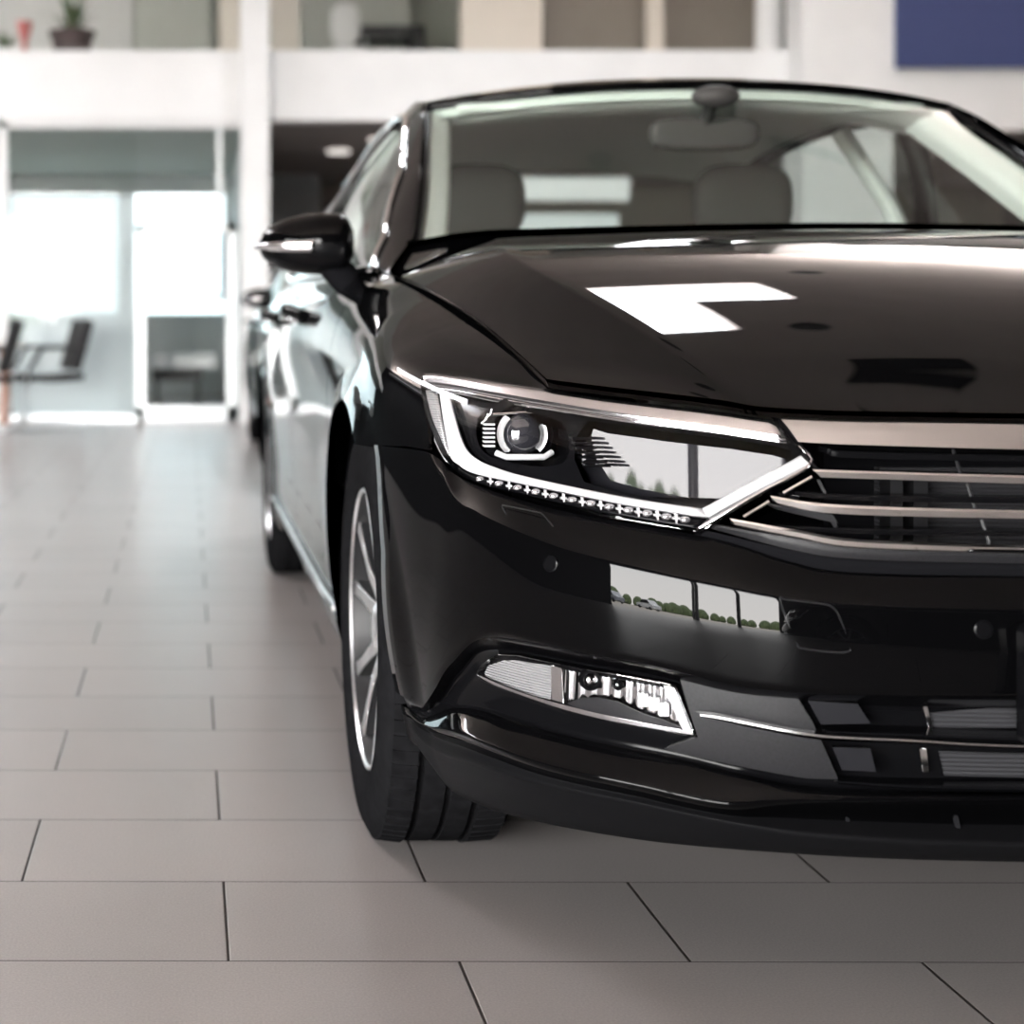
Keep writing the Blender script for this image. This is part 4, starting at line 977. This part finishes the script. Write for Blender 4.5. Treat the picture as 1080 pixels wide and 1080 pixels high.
M['white'] = noise_col(mat('white_plaster', (.85,.85,.85), .6), (.83,.83,.83), (.87,.87,.87), 3)
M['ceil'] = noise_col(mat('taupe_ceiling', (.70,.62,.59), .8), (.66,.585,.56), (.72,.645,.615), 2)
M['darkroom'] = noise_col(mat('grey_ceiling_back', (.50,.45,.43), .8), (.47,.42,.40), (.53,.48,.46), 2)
M['darkwall'] = noise_col(mat('dark_grey_wall', (.03,.03,.032), .7), (.026,.026,.028), (.036,.036,.038), 3)
M['tint'] = glassy('added_dimming_glass', (.24,.27,.28), 1.45, .0)  # tint added to dim the daylight through the office back windows
M['greywall'] = noise_col(mat('grey_green_wall', (.56,.59,.55), .7), (.54,.57,.53), (.59,.61,.57), 2)
M['brownwall'] = noise_col(mat('brown_wall', (.30,.265,.235), .7), (.28,.245,.215), (.32,.285,.25), 2)
M['officewall'] = noise_col(mat('pale_blue_wall', (.74,.78,.79), .7), (.73,.77,.78), (.77,.80,.81), 2)
M['cream'] = noise_col(mat('cream_wall', (.68,.62,.55), .7), (.66,.60,.53), (.71,.65,.58), 2)
M['blue'] = mat('blue_sign_panel', (.040,.055,.15), .5)
M['text'] = mat('white_lettering', (.85,.85,.85), .5)
M['pane'] = glassy('partition_glass', (.97,.98,.975), 1.15, .0)
M['frost'] = mat('frosted_glass_film', (.80,.87,.90), .5, 0, 0, .1, alpha=.6)
M['glow'] = mat('added_fill_glow', (.9,.9,.9), .5, emit=(1,.94,.90), es=FILL)  # glow of the fill strips added for the ceiling
M['office_light'] = mat('office_light', (.9,.9,.9), .5, emit=(.95,1,1), es=9)
M['alum'] = mat('aluminium_frame', (.75,.78,.80), .35, .6)
M['blueframe'] = mat('blue_window_frame', (.18,.33,.50), .4)
M['blackplastic'] = mat('black_chair_plastic', (.012,.012,.013), .5)
M['mesh'] = mat('black_mesh_fabric', (.012,.012,.013), .8)
M['lampglow'] = mat('lamp_glow', (.9,.9,.9), .5, emit=(1,.94,.88), es=.35)
YB = CY+14.0
XL, XR, YF, ZC = -8.0, 9.5, -9.5, 6.4
def pxX(px, d): return CX+(px-VX)/F*d
def pyZ(py, d): return CZ-(py-VY)/F*d
me = bpy.data.meshes.new('floor'); me.from_pydata([(XL,YF,0),(XR,YF,0),(XR,YB+7,0),(XL,YB+7,0)],[],[(0,1,2,3)])
struct(link('floor', me, fm))
SK = [(1.4,2.0,6.3,8.5),(2.0,2.8,7.5,8.5),(-7.3,-6.2,5.2,10.2)]      # skylight openings
xs_e = sorted({XL,XR,*[v for k in SK for v in k[:2]]}); ys_e = sorted({YF,YB+.3,*[v for k in SK for v in k[2:]]})
mb = MB()
for a0,a1 in zip(xs_e[:-1],xs_e[1:]):
    for b0,b1 in zip(ys_e[:-1],ys_e[1:]):
        if not any(k[0]<=(a0+a1)/2<=k[1] and k[2]<=(b0+b1)/2<=k[3] for k in SK): mb.box(a0,a1,b0,b1,ZC,ZC+.2)
struct(mb.build('ceiling', M['ceil']))
zf0, zf1 = pyZ(127,14), pyZ(53,14)
# mezzanine fascia (slab edge)
struct(boxo('wall_mezzanine_fascia', XL, pxX(847,14), YB, YB+.25, zf0, zf1, M['white']))
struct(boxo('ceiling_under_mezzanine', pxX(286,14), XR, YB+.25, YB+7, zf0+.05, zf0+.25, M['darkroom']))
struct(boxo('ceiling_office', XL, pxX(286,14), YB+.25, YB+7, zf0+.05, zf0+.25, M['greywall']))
struct(boxo('floor_mezzanine', XL, XR, YB+.25, YB+5, zf0+.25, zf1-.03, M['greywall']))
# ledges and glowing strips added out of view to brighten the ceiling
for k,(a,b_,c,d_) in enumerate(((XL,XL+.5,3.5,YB),(4.5,XR-.5,YB-.9,YB-.4))):
    lb_ = struct(boxo('trim_%d'%(k+31), a,b_,c,d_,5.3,5.38, M['white']))
    e_ = boxo('added_fill_strip', a+.12,b_-.12,c+.1,d_-.1,5.385,5.41, M['glow']); tag(e_, ['added unseen fill strip on the ledge high along the left wall','added unseen fill strip on the ledge above the blue sign'][k], 'ceiling light')
# white upper wall on the right, carries the sign
struct(boxo('wall_upper_right', pxX(847,13.6), XR, YB-.4, YB+.0, pyZ(137,13.6), ZC, M['white']))
for (x_,y_) in ((2.5,6.3),(.5,4.6),(3.5,9.3),(1.1,5.6),(.5,7.4)):
    o = MB().lathe([(0,0),(-.002,.10),(-.012,.14),(0,.145)],(x_,y_,ZC-.002),'Z',24).build('recessed_downlight', M['blackplastic']); tag(o,'dark recessed downlight, switched off, in the tall ceiling','ceiling light','unlit downlights in the tall ceiling')
vt = empty('ceiling_vent','dark slatted air vent in the tall ceiling, mirrored in the bonnet','vent',(2.8,5.1,ZC))
MB().box(-.38,.38,-.13,.13,-.02,-.001).build('vent_backing', M['matte'], vt)
for k in range(5): MB().box(-.36,.36,-.105+.045*k,-.085+.045*k,-.035,-.02).build('slat', M['darkwall'], vt)
struct(boxo('wall_pier_right', pxX(847,13.5),pxX(942,13.5), YB-.5,YB-.05, 0, pyZ(137,13.6), M['white']))
rc_ = empty('reception_counter','pale reception panel seen through the rear window of the front car','counter',(pxX(595,13.2),13.2+CY,0))
boxo('counter_front', -.42,.42,-.1,.3,0,1.75, M['officewall'], rc_); boxo('header_board', -.50,.50,-.14,-.1,pyZ(213,13.2),pyZ(189,13.2), M['white'], rc_)
# column
cyl = MB(); cx0,cx1 = pxX(254,13.8), pxX(284,13.8)
struct(boxo('column_left', cx0,cx1, YB-.25, YB-.01, 0, ZC, M['white'], bevel=.01))
xa,xb = pxX(797,14.6), pxX(826,14.6)
struct(MB().lathe([(0,(xb-xa)/2),(ZC-zf1,(xb-xa)/2)], ((xa+xb)/2, YB+.6, zf1),'Z',32).build('column_upper', M['white'], smooth=60))
# left wall: glazing strip towards the rear, solid near the camera
struct(boxo('wall_left', XL-.2,XL, -3.8, YB+7, 0, ZC, M['darkwall']))
struct(boxo('wall_left_upper', XL-.2,XL, YF, -3.8, 3.3, ZC, M['darkwall']))
for k,y in enumerate((-9.44,-3.85)): struct(boxo('trim_%d'%(k+1), XL-.12,XL, y-.05,y+.05, 0, 5.0, M['darkwall']))
struct(boxo('wall_added_blocker', 3.6,3.8, YF, 3.5, 0, ZC, M['darkwall']))  # added out-of-view wall, keeps light off the floor at front right
struct(boxo('wall_right', XR,XR+.2, YF, YB+7, 0, ZC, M['darkwall']))
# wall behind the camera: windows between dark piers
WX0, WX1 = -7.9, -3.4
struct(boxo('wall_front_left', XL, WX0, YF-.2, YF, 0, ZC, M['darkwall']))
struct(boxo('wall_front_right', WX1, XR, YF-.2, YF, 0, ZC, M['darkwall']))
struct(boxo('wall_front_upper', WX0, WX1, YF-.2, YF, 3.3, ZC, M['darkwall']))
for k,x in enumerate((WX0,-5.3,WX1)): struct(boxo('trim_%d'%(k+11), x-.08,x+.08, YF-.1,YF+.02, 0, 5.0, M['darkwall']))
# back walls of the rooms behind the partition
struct(boxo('wall_back', pxX(286,14), XR, YB+6.9, YB+7.1, 0, zf0+.1, M['brownwall']))
struct(boxo('wall_back_upper', XL, XR, YB+4.9, YB+5.1, zf1-.1, ZC, M['greywall']))
struct(boxo('ceiling_upper_floor', XL, XR, YB+.3, YB+5, ZC-.0, ZC+.2, M['white']))
# ground-floor office: partition wall with windows at the back
oX0, oX1 = pxX(-200,14), pxX(250,14)
YW = YB+5.5
dW = YW-CY
# office back wall around big windows
def office_back():
    z0, z1 = pyZ(330,dW), pyZ(205,dW)
    struct(boxo('wall_office_sill', XL, oX1+1.2, YW, YW+.15, 0, z0, M['officewall']))
    struct(boxo('wall_office_head', XL, oX1+1.2, YW, YW+.15, z1, zf0+.1, M['officewall']))
    for k,(a,b_) in enumerate(((pxX(124,dW),pxX(142,dW)),(pxX(236,dW), oX1+1.2))): struct(boxo('wall_office_pier_%d'%k, a,b_, YW, YW+.15, z0, z1, M['officewall']))
    # blue framed window
    a,b_ = pxX(158,dW), pxX(236,dW); za, zb = pyZ(316,dW), pyZ(240,dW)
    fr_ = MB()
    fr_.box(a,a+.05,YW-.06,YW-.01,za,zb).box(b_-.05,b_,YW-.06,YW-.01,za,zb).box(a,b_,YW-.06,YW-.01,za,za+.06).box(a,b_,YW-.06,YW-.01,zb-.06,zb).box(pxX(190,dW)-.02,pxX(190,dW)+.02,YW-.06,YW-.01,za,zb)
    struct(fr_.build('window_1', M['blueframe']))
    struct(boxo('window_8', XL, oX1+1.2, YW+.16, YW+.17, z0, z1, M['tint']))
office_back()
struct(boxo('wall_office_side', pxX(262,14.2), pxX(280,14.2), YB+.01, YB+7, 0, zf0+.1, M['officewall']))
# partition glass
struct(boxo('window_2', pxX(6,14), pxX(143,14), YB+.08, YB+.10, .06, zf0, M['pane']))
struct(boxo('window_3', pxX(6,14), pxX(143,14), YB+.11, YB+.115, .06, pyZ(205,14), M['frost']))
struct(boxo('trim_21', pxX(-60,14), pxX(252,14), YB+.02, YB+.14, 0, .06, M['alum']))
struct(boxo('trim_22', pxX(-2,14), pxX(7,14), YB+.02, YB+.14, 0, zf0, M['white']))
struct(boxo('trim_23', pxX(-60,14), pxX(252,14), YB+.02, YB+.14, zf0-.06, zf0, M['white']))
struct(boxo('trim_24', pxX(229,14), pxX(234,14), YB+.05, YB+.12, pyZ(236,14), zf0, M['alum']))
# sliding door
dr_ = MB(); x0,x1 = pxX(144,13.9), pxX(250,13.9); z1 = pyZ(236,13.9); y0_ = YB-.1+.0
dr_.box(x0,x0+.07,y0_,y0_+.05,0.02,z1).box(x1-.09,x1,y0_,y0_+.05,0.02,z1).box(x0,x1,y0_,y0_+.05,z1-.07,z1).box(x0,x1,y0_,y0_+.05,.02,.14)
door = struct(dr_.build('door_1', M['alum']))
o = boxo('door_pane', x0+.07,x1-.09,y0_+.02,y0_+.03,.14,z1-.07, M['pane'], door)
# dark furniture and boxes behind the door
o = boxo('low_bench', pxX(160,15.5),pxX(214,15.5), YB+1.6,YB+2.1, .30,.42, M['blackplastic'], bevel=.01); 
bch = empty('low_bench', 'low dark bench behind the glass sliding door', 'bench', (pxX(187,15.5),YB+1.85,0)); o.name = 'bench_seat'; o.parent = bch; o.location = (-bch.location.x,-bch.location.y,0)
for dx in (-.2,.2):
    l = boxo('leg', dx-.02,dx+.02,-.2,.2,0,.30, M['blackplastic'], bch)
for (a,b_,lab) in ((140,156,'white'),(163,176,'white'),(182,228,'long white')):
    o = boxo('storage_box', pxX(a,15.5),pxX(b_,15.5), YB+1.6,YB+1.95, .422,.56, M['white'], bevel=.012)
    tag(o, {140:'small white box beside the left end of the low bench',163:'white box on the low bench behind the glass door',182:'long white box on the low bench behind the glass door'}[a], 'box')
    if a == 140: o.location.z = -.42
# railing glass upstairs
for k,(a,b_) in enumerate(((-60,120),(122,250),(286,420),(423,486))):
    struct(boxo('window_%d'%(k+4), pxX(a,14.1),pxX(b_,14.1), YB+.16,YB+.175, zf1-.02, zf1+1.0, M['pane']))
# upstairs interior walls and panels
def up(name,a,b_,dep,m): return struct(boxo(name, pxX(a,dep),pxX(b_,dep), dep+CY, dep+CY+.1, zf1-.03, ZC, M[m]))
up('wall_upstairs_pale',-80,140,18.2,'white'); up('wall_upstairs_green',142,222,17.9,'greywall'); up('wall_upstairs_cream',231,252,14.8,'cream')
up('wall_upstairs_cream_strip',286,316,15,'cream'); up('wall_upstairs_grey',318,432,18,'greywall')
up('wall_upstairs_white',486,572,14.9,'cream'); up('wall_upstairs_brown',574,846,16,'brownwall'); up('wall_upstairs_post',683,700,15,'cream')
# sign
sg_ = empty('wall_sign', 'large blue rectangular sign panel with white lettering on the white upper wall', 'sign', (pxX(943,13.6), YB-.4, pyZ(72,13.6)))
sp = boxo('sign_panel', 0,3.4,-.05,-.004,0,1.15, M['blue'], sg_)
tc_ = bpy.data.curves.new('sign_text','FONT'); tc_.body = 'Dobré'; tc_.size = .62; tc_.extrude = .008; tc_.offset = .012
to = bpy.data.objects.new('sign_lettering', tc_); C.objects.link(to); to.parent = sg_; to.location = (.75,-.055,.66); to.rotation_euler = (math.pi/2,0,0); tc_.materials.append(M['text'])
bpy.context.view_layer.update(); tm = bpy.data.meshes.new_from_object(to.evaluated_get(bpy.context.evaluated_depsgraph_get())); mxw = to.location.copy(); re_ = to.rotation_euler.copy(); bpy.data.objects.remove(to)
to = bpy.data.objects.new('sign_lettering', tm); C.objects.link(to); to.parent = sg_; to.location = mxw; to.rotation_euler = re_
# ceiling downlights in the dark room
for (px_,py_) in ((357,158),(325,202),(402,146)):
    d = F*(zf0+.05-CZ)/(VY-py_)
    if d < 14.4: d = 14.4+(px_%5)*.3
    x = pxX(px_,d); y = d+CY
    o = MB().lathe([(0,.0),(0,.10),(-.03,.12),(.0,.12)],(x,y,zf0+.045),'Z',24).build('ceiling_downlight', M['lampglow'])
    tag(o, {357:'round downlight in the grey ceiling, brightest above the wing mirror',325:'round downlight deeper in the grey ceiling, left of the wing mirror',402:'round downlight in the grey ceiling beside the car roof'}[px_], 'ceiling light')
# office chairs: cantilever visitor chairs
def office_chair(name, x, y, rz, label):
    r = empty(name, label, 'chair', (x,y,0)); r.rotation_euler = (0,0,rz)
    # faces -x locally: seat front at -x
    seat = MB().grid(np.array([[(-.24+.48*i/8, -.24+.48*j/6, .45-.02*math.sin(i/8*math.pi)-(.03 if i==0 else 0)) for j in range(7)] for i in range(9)])).build('seat', M['mesh'], r, smooth=60)
    m_ = seat.modifiers.new('s','SOLIDIFY'); m_.thickness = .05
    bk = MB().grid(np.array([[(.22+.03*math.sin(i/8*3.0)+(.10*(i/8)**2.2)+.012*i/8, -.22+.44*j/6, .47+.40*i/8) for j in range(7)] for i in range(9)])).build('backrest', M['mesh'], r, smooth=60)
    m_ = bk.modifiers.new('s','SOLIDIFY'); m_.thickness = .06
    for s_ in (-1,1):
        MB().tube([(.24,s_*.27,.03),(-.24,s_*.27,.03),(-.27,s_*.27,.07),(-.235,s_*.26,.46)],.015,8).build('leg', M['alum'], r, smooth=60)
        MB().tube([(-.235,s_*.265,.46),(-.13,s_*.27,.64),(-.09,s_*.27,.66),(.26,s_*.26,.66)],.016,8).build('armrest', M['blackplastic'], r, smooth=60)
    return r
office_chair('office_chair', pxX(50,13.2), 13.2+CY, .35, 'black cantilever chair with curved mesh back in front of the glass partition')
office_chair('office_chair', pxX(-22,12.6), 12.6+CY, 0, 'black cantilever chair cut by the picture edge, beside the brown table leg')
tb = empty('side_table', 'light brown round-legged table between the two black chairs', 'table', (pxX(6,13.45), 13.45+CY, 0))
MB().lathe([(0,.05),(.35,.035),(.66,.06),(.66,0)],(0,0,0),'Z',24).build('leg', mat('copper_brown_wood',(.45,.24,.17),.5), tb, smooth=60)
MB().lathe([(.66,0),(.66,.16),(.685,.16),(.685,0)],(0,0,0),'Z',32).build('table_top', M['cream'], tb, smooth=40)
# plant upstairs
pl = empty('potted_plant', 'spiky green plant in a dark ribbed pot on the mezzanine ledge', 'plant', (pxX(76,14.35), 14.35+CY, zf1-.03)); pl.scale = (1.05,1.05,1.5)
MB().lathe([(0,0),(0,.13),(.10,.17),(.13,.18),(.15,.20),(.17,.20),(.17,.17),(.15,.16)],(0,0,0),'Z',20).build('pot', mat('dark_wicker',(.06,.04,.04),.7), pl, smooth=30)
lf = MB()
for k in range(60):
    a = random.random()*6.283; e = random.uniform(.3,1.3); l = random.uniform(.15,.38); w = .012
    dx,dy,dz = math.cos(a)*math.cos(e),math.sin(a)*math.cos(e),math.sin(e)
    b0 = Vector((0,0,.16)); m0 = b0+Vector((dx,dy,dz))*l*.6; t0 = b0+Vector((dx*1.1,dy*1.1,dz*.8))*l; s_ = Vector((-math.sin(a),math.cos(a),0))*w
    lf.add([b0-s_,b0+s_,m0+s_,m0-s_,t0],[(0,1,2,3),(3,2,4)])
lf.build('leaves', mat('plant_green',(.07,.13,.05),.5), pl)
MB().tube([(0,0,.15),(0,0,.32)],.03,8).build('stem', mat('stem_brown',(.2,.11,.08),.7), pl)
# other items upstairs
pl2 = empty('potted_plant', 'small green plant at the picture edge on the mezzanine ledge', 'plant', (pxX(4,14.5), 14.5+CY, zf1))
MB().lathe([(0,0),(0,.06),(.10,.08),(.10,.07)],(0,0,0),'Z',20).build('pot', M['white'], pl2, smooth=30)
lf = MB()
for k in range(30):
    a = random.random()*6.283; e = random.uniform(.1,1.3); l = random.uniform(.12,.25); w = .015
    dx,dy,dz = math.cos(a)*math.cos(e),math.sin(a)*math.cos(e),math.sin(e); b0 = Vector((0,0,.1)); m0 = b0+Vector((dx,dy,dz))*l*.6; t0 = b0+Vector((dx,dy,dz*.8))*l; s_ = Vector((-math.sin(a),math.cos(a),0))*w
    lf.add([b0-s_,b0+s_,m0+s_,m0-s_,t0],[(0,1,2,3),(3,2,4)])
lf.build('leaves', bpy.data.materials['plant_green'], pl2)
rd = mat('faded_red',(.55,.16,.16),.6)
o = MB().lathe([(0,.03),(.18,.025),(.28,.06),(.36,.075),(.36,0)],(pxX(26,14.6),14.6+CY,zf1),'Z',16).build('flower_vase', rd, smooth=40); tag(o,'pink-red vase between the two plants on the mezzanine ledge','vase')
dk = empty('desk', 'dark topped desk with thin legs upstairs behind the glass railing', 'desk', (pxX(412,17.0), 17.0+CY, zf1-.03)); dk.scale = (1.05,1.05,2.1)
MB().box(-.35,.30,-.3,.3,.30,.36).build('desk_top', M['blackplastic'], dk, bevel=.01)
MB().box(.16,.30,-.3,.3,.0,.30).build('drawer_unit', M['darkwall'], dk, bevel=.01)
MB().tube([(-.33,-.25,0),(-.28,-.25,.3)],.015,8).build('leg', M['alum'], dk)
wc = empty('white_chair', 'white moulded chair beside the desk upstairs', 'chair', (pxX(366,16.3), 16.3+CY, zf1-.03)); wc.scale = (1.05,1.05,1.8)
MB().sphere((0,0,.22),1,20,10,(.17,.18,.04),.7).build('seat', M['white'], wc, smooth=60)
MB().sphere((.0,.15,.40),1,20,10,(.15,.04,.12),.7).build('backrest', M['white'], wc, smooth=60)
for a_,b_ in ((-.1,-.1),(.1,-.1),(.1,.1),(-.1,.1)): MB().tube([(a_*1.3,b_*1.3,0),(a_*.7,b_*.7,.2)],.012,6).build('leg', M['alum'], wc)
# outside behind the camera and to the left
gm_ = mat('pale_paving',(.50,.45,.39),.8)
me = bpy.data.meshes.new('ground_outside'); me.from_pydata([(-60,-90,-.05),(60,-90,-.05),(60,YF-.2,-.05),(-60,YF-.2,-.05)],[],[(0,1,2,3)]); struct(link('ground_outside', me, gm_))
me = bpy.data.meshes.new('ground_left'); me.from_pydata([(-60,YF-.2,-.06),(XL-.2,YF-.2,-.06),(XL-.2,60,-.06),(-60,60,-.06)],[],[(0,1,2,3)]); struct(link('ground_left', me, gm_))
me = bpy.data.meshes.new('ground_rear'); me.from_pydata([(XL-.2,YB+7.2,-.06),(60,YB+7.2,-.06),(60,60,-.06),(XL-.2,60,-.06)],[],[(0,1,2,3)]); struct(link('ground_rear', me, gm_))
def parked(x, y, col, lab):
    e = empty('parked_car', lab, 'car', (x,y,-.05)); m_ = mat('parked_paint',col,.25,0,1)
    prof = [(-2.2,.35),(-2.25,.6),(-2.1,.85),(-1.3,.95),(-.7,1.4),(.7,1.45),(1.5,1.0),(2.15,.9),(2.25,.6),(2.2,.35)]
    MB().prism([(a,-.85,z) for a,z in prof],(0,1.7,0)).build('body', m_, e, bevel=.06)
    MB().prism([(a,-.87,z) for a,z in [(-1.2,.98),(-.68,1.34),(.65,1.38),(1.3,1.0)]],(0,1.74,0)).build('window_glass', M['gloss'], e)
    for a in (-1.4,1.4):
        for s_ in (-1,1): MB().lathe([(-.1,0),(-.1,.33),(.1,.33),(.1,0)],(a,s_*.78,.33),'Y',24).build('wheel', M['rubber'], e, smooth=40)
parked(-4.5,-32,(.8,.8,.82),'white car parked outside the showroom windows, nearest the hedge')
parked(.8,-33,(.55,.57,.6),'silver car parked outside the showroom windows')
parked(6.2,-32,(.75,.75,.77),'white car parked outside beyond the silver one')
parked(-27,-9.5,(.78,.78,.8),'white car parked out beyond the left side window')
parked(-27.5,-15,(.16,.17,.2),'dark grey car parked out beyond the left side window')
parked(-26,-21,(.6,.6,.62),'silver car parked out at the far left of the forecourt')
hg = MB()
for k in range(26): hg.sphere((-60+k*3.3+random.uniform(-.5,.5),-62+random.uniform(-1,1),.9),random.uniform(.9,1.9),10,7,(1,.8,.8))
for k in range(34): hg.sphere((-46+random.uniform(-1,1),-62+k*2.9+random.uniform(-.5,.5),.9),random.uniform(1.0,2.3),10,7,(1,1,.9))
o = hg.build('hedge', noise_col(mat('hedge_green',(.10,.15,.06),.8),(.07,.11,.04),(.16,.2,.09),3), smooth=80); o['kind'] = 'stuff'; tag(o,'green hedge and trees beyond the parked cars','hedge')

# ================================================================== LIGHT
w = bpy.data.worlds.new('World'); bpy.context.scene.world = w; w.use_nodes = True; nt = w.node_tree
bg = nt.nodes['Background']; bg.inputs['Strength'].default_value = 8.0
tcw = nt.nodes.new('ShaderNodeTexCoord'); sp_ = nt.nodes.new('ShaderNodeSeparateXYZ'); rmp = nt.nodes.new('ShaderNodeValToRGB')
nt.links.new(tcw.outputs['Generated'], sp_.inputs[0]); nt.links.new(sp_.outputs['Z'], rmp.inputs[0]); nt.links.new(rmp.outputs[0], bg.inputs[0])
E = rmp.color_ramp.elements; E[0].position = 0; E[0].color = (3.15,3.05,2.95,1); E[1].position = .5; E[1].color = (2.6,2.7,2.8,1)
def area(name, loc, rot, sx, sy, power, col=(1,1,1), portal=False):
    l = bpy.data.lights.new(name,'AREA'); l.shape = 'RECTANGLE'; l.size = sx; l.size_y = sy; l.energy = power; l.color = col
    o = bpy.data.objects.new(name,l); C.objects.link(o); o.location = loc; o.rotation_euler = rot
    if portal: l.cycles.is_portal = True
    return o
area('window_portal', (XL-.25,(-3.8+YF)/2,2.1),(0,-math.pi/2,0), 4.2, -3.8-YF, 1, portal=True)
area('window_portal', ((WX0+WX1)/2,YF-.25,2.1),(math.pi/2,0,0), WX1-WX0, 4.2, 1, portal=True)
for k in SK: area('skylight_portal', ((k[0]+k[1])/2,(k[2]+k[3])/2,ZC+.22),(0,0,0), k[1]-k[0], k[3]-k[2], 1, portal=True)
area('window_portal', (pxX(80,dW),YW+.2,pyZ(265,dW)),(-math.pi/2,0,0), 5.5, 1.6, 1, portal=True)
# skylights in the ceiling
M['sky'] = mat('luminous_ceiling_panel',(.9,.9,.9),.5,emit=(1,.985,.97),es=9)
#@CAM
cam = bpy.data.cameras.new('camera'); co = bpy.data.objects.new('camera', cam); C.objects.link(co)
co.location = (CX,CY,CZ); co.rotation_euler = (math.pi/2,0,0)
cam.sensor_width = 36; cam.lens = F/1080*36; cam.shift_x = (540-VX)/1080; cam.shift_y = -(540-VY)/1080
cam.dof.use_dof = True; cam.dof.focus_distance = 2.08; cam.dof.aperture_fstop = 3.4
cam.clip_start = .05
sc = bpy.context.scene; sc.camera = co
sc.view_settings.view_transform = 'Standard'; sc.view_settings.look = 'None'; sc.view_settings.exposure = 1.25; sc.view_settings.gamma = 1
sc.cycles.use_denoising = True; sc.cycles.max_bounces = 10; sc.cycles.transparent_max_bounces = 16; sc.cycles.caustics_reflective = False; sc.cycles.caustics_refractive = False
sc.cycles.sample_clamp_indirect = 6
